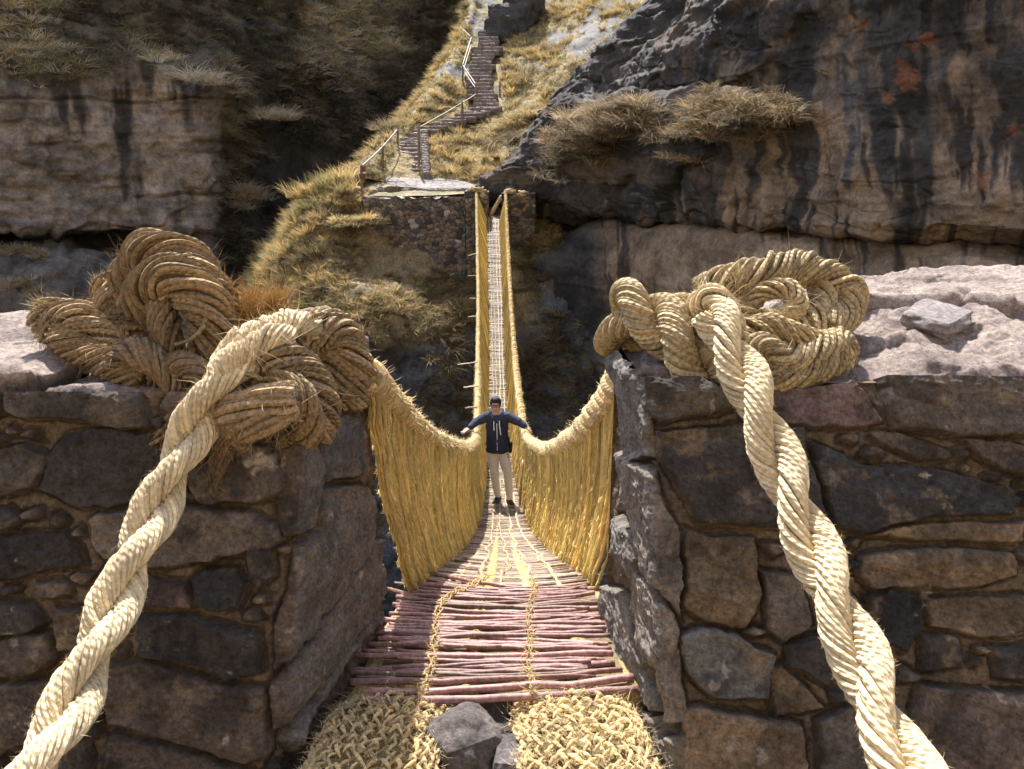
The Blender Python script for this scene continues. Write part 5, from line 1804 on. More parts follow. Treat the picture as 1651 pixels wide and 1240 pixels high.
# straw lashed round the heads of the pillars
for (px_, py_, t_, lab) in ((768, 305, tl, 1), (757, 305, tl, 2), (816, 308, trr, 3), (838, 311, trr, 4)):
    c0 = P(px_, py_, 31.45) + np.array([0, .15, -.02])
    th = np.linspace(0, 5 * 2 * np.pi, 160)
    mb = MB()
    pth = c0 + np.stack([.12 * np.cos(th) + th * .008, .16 * np.sin(th), .06 * np.sin(th * .37 + lab) + .03 * np.cos(th * 1.3)], 1)
    tubes(mb, pth, np.full((1, 160), .035), 6, col=STRAW_L)
    mb.build('straw_lashing', M_STRAW, t_)
mb = MB()
tt = np.linspace(0, 1, 8)[:, None]
tubes(mb, P(791, 347, 31.9) * (1 - tt) + P(809, 316, 31.9) * tt, np.full((1, 8), .075), 8, col=(.45, .33, .17))
tag(mb.build('wooden_beam', M_STICK), 'pale wooden beam leaning between the two far anchor pillars', 'beam')
mb = MB()
V, Q = rock(P(796, 349, 32.3) + np.array([0, .7, -.2]), (1.15, 1.9, .4), 31, rough=.06, n=18, boxy=.8)
mb.add(V, Q, None, (.30, .25, .22))
tag(mb.build('threshold_stone', M_FARSTONE), 'pale threshold slab between the two far anchor pillars', 'stone')

# terrace behind the wall and the paved path
G = patch([[(545, 345, 33.6), (586, 319, 32.9), (640, 318, 32.5), (700, 316, 32.2), (752, 313, 32.0), (772, 309, 32.2)],
           [(550, 320, 34.2), (590, 308, 33.8), (640, 307, 33.6), (700, 306, 33.6), (755, 305, 33.6), (780, 303, 33.6)],
           [(560, 300, 35.2), (600, 295, 35.0), (640, 294, 35.0), (700, 295, 35.2), (755, 298, 35.3), (790, 300, 35.2)],
           [(565, 292, 36.0), (605, 287, 36.0), (640, 287, 36.0), (700, 288, 36.2), (755, 292, 36.3), (800, 296, 36.2)]], 160, 70)
G[..., 2] += fbm(G / .5, 3) * .03 + .03
c = lerp(np.array([.27, .22, .13]), np.array([.17, .16, .07]), sstep(-.2, .4, fbm(G / .8, 4)))
finish(G, c, 'terrace', M_SOIL)
G = patch([[(648, 307, 33.8), (680, 309, 33.6), (730, 308, 33.4), (765, 307, 33.0)],
           [(632, 302, 34.4), (660, 300, 34.5), (720, 301, 34.6), (765, 304, 34.2)],
           [(612, 296, 35.0), (628, 291, 35.3), (700, 293, 35.5), (750, 297, 35.3)],
           [(616, 290, 35.6), (622, 288, 36.0), (680, 288, 36.0), (720, 293, 35.9)]], 150, 90)
q = np.stack([G[..., 0] / .5, G[..., 1] / .6], -1)
d1, d2, rid = cells(q)
G[..., 2] += .075 + sstep(.03, .12, d2 - d1) * .035 + rid * .02
c = lerp(np.array([.13, .11, .09]), np.array([.22, .19, .17]) * (.7 + .4 * rid[..., None]), sstep(.03, .10, d2 - d1))
finish(G, c, 'path', M_FARSTONE)
# stone edging along the landing
mb = MB()
for (a_, b_) in ((P(598, 312, 33.2), P(655, 306, 33.9)), (P(655, 306, 33.9), P(700, 312, 33.2)), (P(700, 312, 33.2), P(758, 309, 32.8))):
    k = int(np.linalg.norm(b_ - a_) / .28)
    for i in range(k):
        t = (i + .5) / k
        V, Q = rock(a_ * (1 - t) + b_ * t + np.array([0, 0, .05]), (.30, .24, .20), rng.integers(1, 999), rough=.12, n=6, boxy=.6, rot=rng.uniform(-.3, .3))
        mb.add(V, Q, None, np.array([.26, .21, .19]) * rng.uniform(.8, 1.2))
tag(mb.build('stone_edging', M_FARSTONE), 'low row of edging stones along the front of the paved far path', 'edging')


def stairs(name, label, spec, seed):
    """spec: list of (xl, xr, y, d) per step edge, interpolated; every step is a part"""
    sp_ = np.array(spec['key'], float)
    n = spec['n']
    t = np.linspace(0, 1, n)
    tk = np.linspace(0, 1, len(sp_))
    xl, xr, y, d = [np.interp(t, tk, sp_[:, k]) for k in range(4)]
    r_ = np.random.default_rng(seed + 40)
    xl = xl + r_.normal(size=n) * 3.0
    xr = xr + r_.normal(size=n) * 3.5
    y = y + r_.normal(size=n) * .5
    base = P((xl[0] + xr[0]) / 2, y[0], d[0])
    root = thing(name, base, label, 'stairs')
    rs = np.random.default_rng(seed)
    for i in range(n):
        pl, pr = P(xl[i], y[i], d[i]), P(xr[i], y[i], d[i])
        wdt = pr[0] - pl[0]
        mb = MB()
        k = 4
        cuts = np.sort(np.r_[0, rs.uniform(.18, .85, k - 1), 1])
        for j in range(k):
            f0, f1 = cuts[j], cuts[j + 1]
            if f1 - f0 < .06:
                continue
            cx_ = pl[0] + wdt * (f0 + f1) / 2
            V, Q = rock((cx_, (pl[1] + pr[1]) / 2 + .22, (pl[2] + pr[2]) / 2 - .13 + rs.uniform(-.015, .015)), (wdt * (f1 - f0) * 1.06, .56, .30), rs.integers(1, 9999), rough=.13, n=10, boxy=.72, rot=rs.uniform(-.12, .12))
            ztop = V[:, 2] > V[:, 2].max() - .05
            c = np.where(ztop[:, None], np.array([.52, .45, .40]), np.array([.15, .12, .10])) * rs.uniform(.85, 1.15)  # treads coloured pale, risers dark: light from above put into the colour
            mb.add(V, Q, None, c)
        mb.build('step', M_FARSTONE, root)
    return root


stairs('stone_staircase', 'lower flight of rough stone steps rising from the far landing', {'key': [(616, 682, 288, 35.6), (622, 681, 262, 36.6), (636, 678, 236, 37.8), (645, 676, 222, 38.6)], 'n': 12}, 1)
stairs('stone_staircase', 'upper flight of rough stone steps climbing the golden slope', {'key': [(770, 806, 172, 42.6), (758, 797, 150, 43.8), (752, 790, 125, 45.6), (757, 792, 100, 47.6), (764, 806, 76, 49.8)], 'n': 18}, 2)
stairs('stone_staircase', 'topmost shaded flight of steps above the golden slope', {'key': [(770, 800, 70, 50.6), (776, 800, 52, 52.6), (782, 806, 36, 54.4)], 'n': 8}, 3)
stairs('stone_staircase', 'short slanting run of steps linking the lower and the upper flight', {'key': [(654, 690, 214, 39.2), (690, 730, 200, 40.2), (728, 770, 187, 41.2), (756, 806, 174, 42.3)], 'n': 9}, 4)
# low walls beside the steps
mb = MB()
for i in range(26):
    t = i / 25
    p_ = P(684 - 4 * t, 288 - 68 * t, 35.6 + 3.0 * t)
    V, Q = rock(p_ + np.array([.1, .1, .1]), (.34, .36, .42), i + 60, rough=.12, n=7, boxy=.55, rot=rng.uniform(-.4, .4))
    mb.add(V, Q, None, np.array([.24, .20, .18]) * rng.uniform(.7, 1.2))
tag(mb.build('kerb_wall', M_FARSTONE), 'low rubble kerb along the right side of the lower steps', 'kerb')


def post_rail(name, label, cat, posts, rails, prad=.055, rrad=.035, col=(.20, .14, .10), rcol=(.27, .20, .14), extra=None):
    root = thing(name, P(posts[0][0], posts[0][2], posts[0][3]), label, cat)
    for (x, y0, y1, d) in posts:
        a_, b_ = P(x, y1, d), P(x, y0, d)
        a_[2] -= .3
        t = np.linspace(0, 1, 6)[:, None]
        mb = MB()
        c_ = a_ * (1 - t) + b_ * t + rng.normal(size=(6, 3)) * .008
        tubes(mb, c_, (prad * np.array([1.1, 1.0, 1.02, .95, 1, .9]))[None], 8, col=np.array(col) * rng.uniform(.85, 1.2))
        mb.build('post', M_STICK, root)
    for r in rails:
        c_ = catmull(np.array([P(*q) for q in r]), 10 * len(r), uniform=False)
        mb = MB()
        tubes(mb, c_, np.full((1, len(c_)), rrad), 6, col=rcol)
        mb.build('rail', M_STICK, root)
    return root


hr = post_rail('handrail', 'wooden handrail beside the lower steps with a red sign post at its foot', 'handrail',
               [(583, 266, 318, 33.4), (617, 236, 286, 35.8), (641, 207, 236, 37.9)], [[(583, 268, 33.4), (600, 253, 34.6), (617, 237, 35.8)], [(617, 237, 35.8), (641, 209, 37.9)]])
for (x0, x1, y0, y1) in ((581, 589, 268, 277), (579, 589, 280, 289)):
    a_, b_ = P(x0, y1, 33.34), P(x1, y0, 33.34)
    c_ = (a_ + b_) / 2
    mb = MB()
    V, Q = rock(c_ + np.array([.02, -.04, 0]), (b_[0] - a_[0], .05, b_[2] - a_[2]), 3, rough=.01, n=6, boxy=.97)
    mb.add(V, Q, None, (.23, .085, .05))
    mb.build('sign_plate', M_STICK, hr)
post_rail('handrail', 'tall wooden post and slanting rail along the right of the lower steps', 'handrail', [(675, 200, 288, 36.4), (745, 163, 198, 41.0)], [[(676, 206, 36.6), (745, 167, 41.0)]], prad=.06)
post_rail('handrail', 'pale double wooden handrail zigzagging beside the upper steps', 'handrail',
          [(767, 134, 170, 44.0), (746, 104, 126, 46.6), (759, 58, 84, 51.0), (741, 40, 62, 54.5)],
          [[(767, 136, 44.0), (746, 105, 46.6)], [(768, 144, 44.0), (747, 114, 46.6)], [(746, 105, 46.6), (760, 60, 51)], [(747, 114, 46.6), (761, 69, 51)], [(760, 60, 51), (741, 43, 54.5)], [(761, 67, 51), (741, 50, 54.5)]],
          prad=.05, rrad=.032, rcol=(.30, .22, .15))
post_rail('handrail', 'short wooden rail beside the slanting middle steps', 'handrail', [(745, 164, 196, 40.6), (806, 132, 160, 44.6)], [[(690, 198, 39.8), (745, 166, 40.6), (767, 152, 43.6)]], prad=.05, rrad=.03)
fe = post_rail('wire_fence', 'distant post and wire fence along the top of the left hillside', 'fence',
               [(428, -4, 38, 58), (486, 14, 38, 60.6), (539, 14, 42, 62.0), (566, 17, 44, 62.6), (616, 30, 56, 63.0), (671, 8, 36, 64.6)],
               [[(428, 0, 58), (486, 15, 60.6), (540, 20, 62.0), (566, 20, 62.6), (616, 34, 63.0), (671, 12, 64.6), (705, 0, 65)], [(428, 14, 58), (486, 24, 60.6), (540, 30, 62.0), (566, 30, 62.6), (616, 44, 63.0), (671, 22, 64.6)]],
               prad=.075, rrad=.022, col=(.34, .24, .17), rcol=(.2, .17, .14))
a_, b_ = P(534.5, 26, 61.6), P(543.5, 14, 61.6)
mb = MB()
V, Q = rock((a_ + b_) / 2, (b_[0] - a_[0], .06, b_[2] - a_[2]), 3, rough=.01, n=6, boxy=.97)
mb.add(V, Q, None, (.30, .09, .06))
mb.build('sign_plate', M_STICK, fe)


# ================================================================== PLANTS one can tell apart
def nearer(spots, k):
    return [(x, y, d - k) for x, y, d in spots]


def plant(name, label, cat, spots, h, nb, pal, group=None, droop=.9, spread=.9, w=.010, rad=.4, dense=10):
    """a clump of bunch grass rooted at a few spots"""
    b, n_ = [], []
    for (x, y, d) in spots:
        p_ = P(x, y, d)
        for _ in range(dense):
            b.append(p_ + rng.normal(size=3) * [.35, .22, .10])
            n_.append([0, -.6, .8])
    b, n_ = np.array(b), norm(np.array(n_, float))
    mb = MB()
    cc = np.asarray(pal)[rng.integers(0, len(pal), len(b))] * rng.uniform(.5, 1.4, (len(b), 1))
    grass(mb, b, n_, rng.uniform(.35, 1.15, len(b)) * h, nb, cc, spread=spread, droop=droop, w=w, rad=rad)
    return tag(mb.build(name, M_GRASS), label, cat, group)


def ledge_spots(x0, x1, y0, y1, d0, d1, n, jy=8):
    t = np.linspace(0, 1, n)
    return [(x0 + (x1 - x0) * k, y0 + (y1 - y0) * k + rng.normal() * jy * .5, d0 + (d1 - d0) * k) for k in t]


W1 = [np.array([.36, .27, .16]), np.array([.30, .21, .13]), np.array([.22, .17, .10]), np.array([.42, .34, .22])]
W2 = [np.array([.30, .21, .11]), np.array([.22, .165, .085]), np.array([.36, .26, .13]), np.array([.17, .135, .07])]
G1 = [GOLD, STR2, STR2 * 1.2, OLV]
CL = 'tussocks growing on the cliffs'
plant('grass_clump', 'pale grey-brown grass cushion at the left end of the cliff ledge', 'grass clump', nearer(ledge_spots(925, 1035, 200, 172, 30.6, 27.4, 16, 12) + ledge_spots(908, 1040, 226, 200, 30.4, 27.1, 16, 14) + ledge_spots(905, 990, 252, 230, 30.4, 28.6, 10, 12), .7), .85, 52, W1, CL, droop=1.1, dense=9, w=.009)
plant('grass_clump', 'long brown grass mat hanging from the middle of the cliff ledge', 'grass clump', nearer(ledge_spots(1110, 1260, 180, 172, 25.2, 21.6, 18, 14) + ledge_spots(1120, 1262, 206, 196, 25.0, 21.2, 16, 14) + ledge_spots(1070, 1220, 222, 216, 26.3, 22.0, 12, 10), .45), .66, 50, W2, CL, droop=1.5, dense=8, w=.008)
plant('grass_clump', 'spiky pale tuft hanging under the right end of the grassy ledge', 'grass clump', [(1188, 190, 22.6), (1200, 200, 22.2), (1210, 195, 22.0)], .85, 50, W1, CL, droop=1.5, dense=6, w=.009)
plant('grass_clump', 'starry tuft on the dark rock face below the ledge', 'grass clump', [(1118, 262, 24.2), (1108, 255, 24.4)], .75, 46, W2, CL, droop=1.5, dense=5, w=.009)
plant('grass_clump', 'whitish drooping tuft at the left corner of the ledge', 'grass clump', [(905, 240, 30.4), (910, 262, 30.3), (902, 280, 30.3)], .8, 46, W1, CL, droop=1.7, dense=6, w=.009)
plant('grass_clump', 'brown tussock row where the bright slope meets the dark cliff', 'grass clump', ledge_spots(1000, 925, 75, 140, 37.5, 36.0, 9, 10), .8, 44, W2 + [STR2], CL, dense=8)
plant('grass_clump', 'dark tussock high on the rocky edge of the golden slope', 'grass clump', ledge_spots(1040, 960, 60, 110, 37.5, 37.8, 7, 8), .8, 44, W2, CL, dense=8)
plant('grass_clump', 'golden tussock hanging on the slope above the right anchor pillar', 'grass clump', ledge_spots(812, 860, 215, 190, 36.6, 36.8, 8, 10), .9, 46, G1, CL, droop=1.3, dense=8)
plant('grass_clump', 'brown hanging tuft at the cliff corner above the right anchor pillar', 'grass clump', ledge_spots(815, 850, 232, 225, 35.6, 35.4, 5, 8), 1.0, 46, W2 + [STR2], CL, droop=1.6, dense=8)
plant('grass_clump', 'feathery bright tussock at the top left corner of the bank', 'grass clump', ledge_spots(500, 545, 318, 292, 34.0, 34.4, 7, 6), .95, 60, [GOLD, STR2 * 1.3, GREN * 1.2], CL, droop=.5, spread=.7, dense=7)
plant('grass_clump', 'silvery tuft on the outer edge of the lower steps', 'grass clump', [(632, 208, 39.4), (628, 214, 39.2), (636, 206, 39.6)], .8, 50, W1 + [GREN], CL, droop=.6, dense=6)
plant('grass_clump', 'pale tuft on the bank just left of the bridge', 'grass clump', ledge_spots(682, 705, 510, 505, 29.6, 29.6, 4, 8), .8, 60, [STR2 * 1.15, GOLD, STR2], CL, droop=1.2, dense=6)
plant('grass_clump', 'yellow tussock in the middle of the bank', 'grass clump', ledge_spots(545, 570, 478, 470, 30.6, 30.4, 3, 8), .55, 60, [GOLD, STR2], CL, droop=.9, dense=6)
plant('grass_clump', 'rounded bright cushion of grass left of the masonry wall', 'grass clump', ledge_spots(545, 590, 362, 355, 31.9, 31.7, 6, 6), .5, 60, [GOLD, STR2, OLV], CL, droop=1.1, dense=8)
for (x, y, d, lab) in ((860, 590, 29.4, 'bare brown shrub beside the bridge below the right anchor pillar'), (880, 640, 29.0, 'twiggy dark shrub low in the gorge right of the bridge'), (905, 545, 29.0, 'brown hanging shrub on the dark rock right of the bridge'), (725, 620, 29.6, 'dry shrub on the dark rock left of the bridge')):
    plant('dry_shrub', lab, 'shrub', [(x, y, d), (x + 8, y + 10, d), (x - 6, y + 6, d)], .95, 26, [np.array([.16, .11, .06]), np.array([.22, .16, .09]), np.array([.10, .08, .05])], 'dry shrubs on the gorge walls', droop=1.0, spread=1.6, w=.010, rad=.5, dense=10)
CLm = 'pale weeping tufts on the left cliff'
plant('grass_clump', 'pale weeping grass beard on the left cliff, above the dark gully', 'grass clump', [(330, 130, 44.6), (345, 135, 44.8), (318, 128, 44.6)], 1.7, 34, [GY2 * 1.1, BR2 * 1.2], CL, droop=1.6, dense=6, w=.013)
plant('grass_clump', 'pale grass clump in the middle of the dark gully', 'grass clump', [(420, 190, 49.6), (440, 185, 50), (455, 195, 50.4)], 1.3, 40, [GY2 * 1.2, BR2 * 1.2], CL, droop=1.2, dense=8, w=.013)
plant('grass_clump', 'brown grass cushion low in the dark gully behind the left rope knot', 'grass clump', [(380, 320, 48), (400, 310, 48), (420, 318, 48.4), (390, 335, 47.8)], 1.2, 40, [BR2, GY2 * .8], CL, droop=1.3, dense=9, w=.013)


# ================================================================== PERSON
_u, _v = np.meshgrid(np.linspace(0, 2 * np.pi, 14, endpoint=False), np.linspace(0, np.pi, 9)[1:-1])
_SPH = np.concatenate([np.stack([np.sin(_v) * np.cos(_u), np.sin(_v) * np.sin(_u), np.cos(_v)], -1).reshape(-1, 3), [[0, 0, 1.0], [0, 0, -1.0]]])
_i = np.arange(7 * 14).reshape(7, 14)
_SQ = np.stack([_i[:-1], _i[1:], np.roll(_i, -1, 1)[1:], np.roll(_i, -1, 1)[:-1]], -1).reshape(-1, 4)
_ST = np.concatenate([np.stack([np.full(14, 98), _i[0], np.roll(_i[0], -1)], -1), np.stack([np.full(14, 99), np.roll(_i[-1], -1), _i[-1]], -1)])


class Blob:
    """overlapping ellipsoids collected into one mesh"""

    def __init__(s):
        s.V = []

    def to_mesh(s, me):
        k = len(s.V)
        V = np.concatenate(s.V)
        off = (np.arange(k) * 100)[:, None, None]
        me.from_pydata(V.tolist(), [], (_SQ[None] + off).reshape(-1, 4).tolist() + (_ST[None] + off).reshape(-1, 3).tolist())
        me.update()

    def free(s):
        pass


def ellip(bm, c, r, rot=None, seg=18):
    bm.V.append(_SPH * np.asarray(r, float) + np.asarray(c, float))


def limb(bm, pts, radii, flat=None, step=.012):
    """tapered chain of overlapping spheres"""
    pts = [Vector(p) for p in pts]
    for (a_, b_, ra, rb) in zip(pts[:-1], pts[1:], radii[:-1], radii[1:]):
        L = (b_ - a_).length
        k = max(int(L / max(step, min(ra, rb) * .5)), 2)
        for i in range(k + 1):
            t = i / k
            r = ra * (1 - t) + rb * t
            ellip(bm, a_.lerp(b_, t), (r, r * (flat or 1), r), seg=12)


def remeshed(name, bm, voxel, mat, parent, smooth_it=6, fold=0.0):
    me = bpy.data.meshes.new(name + '_src')
    bm.to_mesh(me)
    bm.free()
    o = bpy.data.objects.new(name + '_src', me)
    COL.objects.link(o)
    rm = o.modifiers.new('r', 'REMESH')
    rm.mode = 'VOXEL'
    rm.voxel_size = voxel
    s_ = o.modifiers.new('s', 'SMOOTH')
    s_.iterations = smooth_it
    s_.factor = .5
    dg = bpy.context.evaluated_depsgraph_get()
    ev = o.evaluated_get(dg)
    m2 = bpy.data.meshes.new_from_object(ev)
    bpy.data.objects.remove(o)
    bpy.data.meshes.remove(me)
    m2.name = name
    k = len(m2.vertices)
    co = np.zeros(k * 3, np.float32)
    m2.vertices.foreach_get('co', co)
    co = co.reshape(-1, 3)
    if fold:
        nn_ = np.zeros(k * 3, np.float32)
        m2.vertices.foreach_get('normal', nn_)
        q = co * np.array([7, 7, 13])
        co = co + nn_.reshape(-1, 3) * (fold * fbm(q, 3, .5, 3, ridged=True))[:, None]
        m2.vertices.foreach_set('co', co.astype(np.float32).ravel())
    m2.materials.clear()
    m2.materials.append(mat)
    m2.polygons.foreach_set('use_smooth', np.ones(len(m2.polygons), bool))
    ob = bpy.data.objects.new(name, m2)
    COL.objects.link(ob)
    ob.parent = parent
    return ob


SKIN = mat_plain('skin', (.50, .29, .19), rough=.5, nscale=30, vary=(.92, 1.08), bump=.05)
HAIR = mat_plain('hair', (.016, .013, .012), rough=.75, nscale=90, vary=(.6, 1.6), bump=.5)
NAVY = mat_plain('navy_cloth', (.028, .032, .058), rough=.9, nscale=120, vary=(.8, 1.25), bump=.2)
GREYC = mat_plain('grey_cloth', (.72, .65, .60), rough=.9, nscale=120, vary=(.88, 1.1), bump=.2)
WHITEC = mat_plain('white_cord', (.82, .82, .80), rough=.7)
BLACK = mat_plain('black_plastic', (.012, .012, .014), rough=.35)
SHOE = mat_plain('shoe', (.022, .026, .05), rough=.6)
SOLE = mat_plain('shoe_sole', (.10, .12, .24), rough=.6)
TOOTH = mat_plain('teeth', (.75, .72, .66), rough=.3)
LIP = mat_plain('lips', (.36, .13, .10), rough=.4)

fz = float(floor_z(np.array(11.3), np.array(-.12))) + .012
man = thing('person', (-.12, 11.3, fz), 'man in a navy hooded jacket and grey trousers standing on the bridge, arms spread wide', 'person')
# local joints (x to the right of the photo, -y to the camera)
hipL, hipR = (-.185, 0, .90), (-.015, 0, .90)
kneL, kneR = (-.150, -.035, .50), (.055, -.075, .50)
ankL, ankR = (-.105, .01, .085), (.085, -.09, .075)
che, nek, hed = (-.105, 0, 1.26), (-.118, -.02, 1.465), (-.128, -.045, 1.600)
shL, shR = (-.285, 0, 1.395), (.075, 0, 1.395)
elL, elR = (-.425, -.12, 1.355), (.220, -.10, 1.360)
wrL, wrR = (-.510, -.26, 1.305), (.315, -.16, 1.300)
bm = Blob()
ellip(bm, hed, (.074, .092, .112))                                     # skull
ellip(bm, (hed[0], hed[1] - .022, hed[2] - .058), (.055, .066, .062))  # jaw
ellip(bm, (hed[0], hed[1] - .078, hed[2] - .098), (.022, .018, .018))  # chin
ellip(bm, (hed[0], hed[1] - .098, hed[2] - .028), (.015, .020, .017))  # nose tip
limb(bm, [(hed[0], hed[1] - .086, hed[2] + .018), (hed[0], hed[1] - .100, hed[2] - .026)], [.010, .013])
for s_ in (-1, 1):
    ellip(bm, (hed[0] + s_ * .076, hed[1] + .012, hed[2] - .012), (.012, .020, .032))   # ears
    ellip(bm, (hed[0] + s_ * .036, hed[1] - .068, hed[2] - .032), (.020, .018, .018))   # cheeks
    ellip(bm, (hed[0] + s_ * .032, hed[1] - .078, hed[2] + .036), (.024, .014, .010))   # brow
limb(bm, [nek, (hed[0], hed[1] + .01, hed[2] - .05)], [.058, .054])
limb(bm, [(-.11, 0, .93), (-.108, 0, 1.10), (-.108, 0, 1.27)], [.125, .120, .135], flat=.72)
limb(bm, [shL, (-.19, 0, 1.40), nek, (-.03, 0, 1.40), shR], [.055, .062, .056, .062, .055])
for sh, el, wr in ((shL, elL, wrL), (shR, elR, wrR)):
    limb(bm, [sh, el, wr], [.050, .040, .027])
for hp, kn, an in ((hipL, kneL, ankL), (hipR, kneR, ankR)):
    limb(bm, [hp, kn, an], [.078, .054, .038])


def hand(bm, wr, dirn, thumb, curl, spread):
    d = Vector(dirn).normalized()
    up = Vector((0, 0, 1))
    sd = d.cross(up).normalized()
    nrm_ = sd.cross(d).normalized()
    w0 = Vector(wr)
    ce = w0 + d * .050
    for k in range(6):
        t = k / 5
        c_ = w0 + d * (.012 + .07 * t)
        for s_ in (-1, 0, 1):
            ellip(bm, c_ + sd * s_ * (.014 + .012 * t), (.015, .015, .012), seg=10)
    kn = w0 + d * .085
    for j, (o_, L) in enumerate(((-1.5, .066), (-.5, .076), (.5, .072), (1.5, .056))):
        b_ = kn + sd * o_ * .0185
        dd = (d + sd * o_ * spread).normalized()
        m1 = b_ + dd * L * .5 - nrm_ * L * curl * .18
        m2 = b_ + dd * L * .95 - nrm_ * L * curl * .75
        limb(bm, [b_, m1, m2], [.0092, .0085, .0070], step=.004)
    tb = w0 + d * .028 + sd * thumb * .026
    t1 = tb + (d * .55 + sd * thumb * .8).normalized() * .036
    limb(bm, [tb, t1, t1 + (d * .85 + sd * thumb * .35).normalized() * .030], [.013, .011, .0085], step=.005)


hand(bm, wrL, (-.75, -.50, -.30), 1, .35, .12)
hand(bm, wrR, (.62, -.28, -.42), -1, .75, .08)
body = remeshed('body', bm, .0055, SKIN, man, 4)

# hoodie
bm = Blob()
limb(bm, [(-.106, 0, 1.05), (-.107, 0, 1.12), (-.108, 0, 1.22), (-.108, 0, 1.31)], [.172, .172, .176, .168], flat=.78)
for z_ in np.linspace(.855, 1.06, 14):
    ellip(bm, (-.105, 0, z_), (.178 + .006 * math.sin(z_ * 60), .138, .030))
for z_ in (.845, .860, .875):
    ellip(bm, (-.105, 0, z_), (.166, .130, .018))
limb(bm, [shL, (-.19, 0, 1.395), (-.115, .01, 1.41), (-.03, 0, 1.395), shR], [.078, .086, .080, .086, .078])
for sh, el, wr in ((shL, elL, wrL), (shR, elR, wrR)):
    e = Vector(el) + Vector((0, 0, -.008))
    limb(bm, [sh, e, Vector(wr).lerp(e, .10)], [.078, .062, .046])
    limb(bm, [Vector(wr).lerp(e, .16), Vector(wr).lerp(e, .04)], [.044, .042])
limb(bm, [(-.205, -.02, 1.455), (-.19, .055, 1.475), (-.115, .095, 1.47), (-.04, .055, 1.475), (-.03, -.02, 1.455)], [.036, .044, .050, .044, .036])   # hood behind the neck
limb(bm, [(-.205, -.03, 1.45), (-.165, -.095, 1.40), (-.120, -.125, 1.36)], [.030, .026, .022])
limb(bm, [(-.03, -.03, 1.45), (-.07, -.095, 1.40), (-.115, -.125, 1.36)], [.030, .026, .022])
hood = remeshed('hoodie', bm, .009, NAVY, man, 3, fold=.008)
bm = Blob()
for hp, kn, an in ((hipL, kneL, ankL), (hipR, kneR, ankR)):
    limb(bm, [(hp[0], hp[1], .93), (hp[0], hp[1], .80), kn, Vector(kn).lerp(Vector(an), .55), Vector(an) + Vector((0, 0, .02))], [.086, .092, .070, .062, .050])
limb(bm, [(-.150, 0, .90), (-.050, 0, .90)], [.105, .105], flat=1.0)
trs = remeshed('trousers', bm, .009, GREYC, man, 3, fold=.007)
for an, yaw in ((ankL, -.35), (ankR, .30)):
    sh_ = Blob()
    f = Vector((math.sin(yaw), -math.cos(yaw), 0))
    b0 = Vector((an[0], an[1], .045))
    limb(sh_, [b0 - f * .055, b0 + f * .05, b0 + f * .145 - Vector((0, 0, .008))], [.044, .046, .036])
    limb(sh_, [b0, b0 + Vector((0, 0, .055))], [.044, .043])
    so_ = remeshed('shoe', sh_, .006, SHOE, man, 3)
    sh_ = Blob()
    for t in np.linspace(-.06, .155, 14):
        ellip(sh_, b0 + f * t - Vector((0, 0, .034)), (.044 if t < .1 else .038, .044 if t < .1 else .038, .014), seg=12)
    sl_ = remeshed('sole', sh_, .006, SOLE, man, 2)
    sl_.parent = so_
# hair: cap with a swept fringe
bm = Blob()
ellip(bm, (hed[0], hed[1] + .018, hed[2] + .034), (.086, .100, .100))
ellip(bm, (hed[0], hed[1] - .006, hed[2] + .090), (.070, .076, .040))
for s_ in (-1, 1):
    limb(bm, [(hed[0] + s_ * .070, hed[1] - .02, hed[2] + .055), (hed[0] + s_ * .076, hed[1] - .012, hed[2] + .008)], [.016, .008])
hr_ = remeshed('hair', bm, .006, HAIR, man, 2, fold=.006)


def smallpart(name, mat, parent, fn):
    bm = Blob()
    fn(bm)
    me = bpy.data.meshes.new(name)
    bm.to_mesh(me)
    bm.free()
    me.materials.append(mat)
    me.polygons.foreach_set('use_smooth', np.ones(len(me.polygons), bool))
    o = bpy.data.objects.new(name, me)
    COL.objects.link(o)
    o.parent = parent
    return o


def glasses(bm):
    for s_ in (-1, 1):
        c_ = Vector((hed[0] + s_ * .034, hed[1] - .098, hed[2] + .010))
        k = 22
        pts = [c_ + Vector((math.copysign(abs(math.cos(a)) ** .6, math.cos(a)) * .029, 0, math.copysign(abs(math.sin(a)) ** .6, math.sin(a)) * .019)) for a in np.linspace(0, 6.283, k)]
        for p_ in pts:
            ellip(bm, p_, (.0048, .004, .0048), seg=8)
        for t in np.linspace(0, 1, 12):
            ellip(bm, (hed[0] + s_ * (.062 + .016 * t), hed[1] - .096 + .10 * t, hed[2] + .016), (.003, .008, .004), seg=8)
    for t in np.linspace(-1, 1, 5):
        ellip(bm, (hed[0] + t * .006, hed[1] - .102, hed[2] + .014), (.004, .003, .003), seg=8)


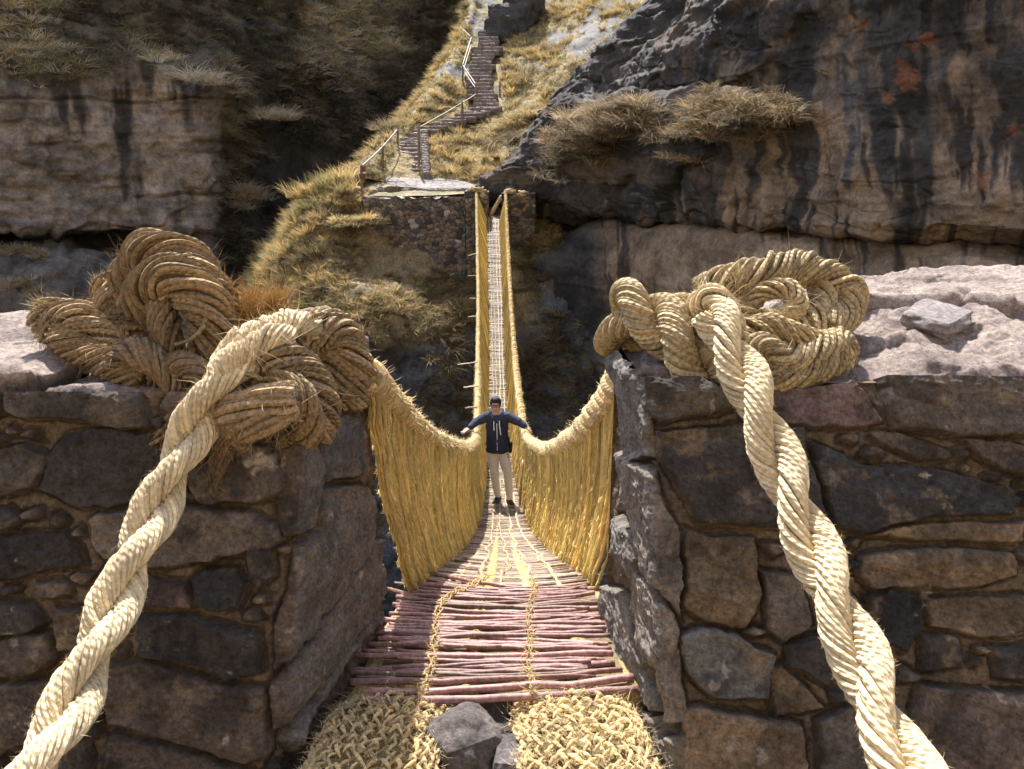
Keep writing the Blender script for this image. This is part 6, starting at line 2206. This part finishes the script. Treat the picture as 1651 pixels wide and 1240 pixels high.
smallpart('glasses', BLACK, man, glasses)
smallpart('eyes', BLACK, body, lambda bm: [ellip(bm, (hed[0] + s_ * .033, hed[1] - .082, hed[2] + .010), (.014, .008, .006), seg=10) for s_ in (-1, 1)])
smallpart('mouth', LIP, body, lambda bm: limb(bm, [(hed[0] - .026, hed[1] - .080, hed[2] - .058), (hed[0] - .012, hed[1] - .090, hed[2] - .066), (hed[0] + .012, hed[1] - .090, hed[2] - .066), (hed[0] + .026, hed[1] - .080, hed[2] - .058)], [.005, .009, .009, .005]))
smallpart('teeth', TOOTH, body, lambda bm: limb(bm, [(hed[0] - .016, hed[1] - .093, hed[2] - .061), (hed[0] + .016, hed[1] - .093, hed[2] - .061)], [.005, .005]))
smallpart('zip', WHITEC, hood, lambda bm: limb(bm, [(-.110, -.128, 1.33), (-.108, -.136, 1.24), (-.106, -.132, 1.08), (-.105, -.132, .95), (-.105, -.126, .86)], [.0055] * 5, step=.004))
for s_, z_ in ((-1, 1.235), (1, 1.16)):
    smallpart('drawstring', WHITEC, hood, lambda bm: limb(bm, [(-.112 + s_ * .040, -.118, 1.40), (-.112 + s_ * .042, -.138, 1.32), (-.112 + s_ * .040 + (.02 if s_ > 0 else 0), -.146, z_)], [.006, .007, .0075], step=.004))
bag = thing('shoulder_bag', (.06 - .12, 11.3, fz + .9), 'small black shoulder bag at the hip of the man on the bridge', 'bag')
smallpart('bag_body', BLACK, bag, lambda bm: limb(bm, [(.030, .0, -.05), (.032, .0, .07)], [.034, .038], flat=1.7))
smallpart('strap', BLACK, bag, lambda bm: limb(bm, [(-.13, -.085, .515), (-.04, -.152, .38), (.00, -.135, .22), (.03, -.07, .08)], [.013] * 4, step=.008))

# rocks at the head of the steps
for i, (x, y, d, sx, sy, sz, lab) in enumerate(((822, 40, 53, 2.6, 2.0, 2.2, 'dark craggy rock beside the head of the topmost steps'), (846, 18, 54, 2.8, 2.2, 2.6, 'grey craggy rock above the right of the topmost steps'))):
    mb = MB()
    V, Q = rock(P(x, y, d), (sx, sy, sz), 70 + i, rough=.35, n=30, boxy=.3, rot=i * 1.1)
    mb.add(V, Q, None, np.array([.075, .066, .058]))
    tag(mb.build('boulder', M_CLIFF), lab, 'rock')

# things of one kind share a group
GR = {'stone_wall': 'masonry walls beside the bridge entrance', 'stone_tower': 'anchor pillars at the far end', 'twisted_rope': 'pale ropes in the foreground', 'rope_knot': 'rope knots on the near walls',
      'straw_braid': 'straw braids on the ground', 'stone_staircase': 'flights of steps on the far slope', 'handrail': 'wooden rails beside the far steps'}
for o in list(scene.objects):
    k = o.name.split('.')[0]
    if o.parent is None and k in GR and 'group' not in o:
        o['group'] = GR[k]
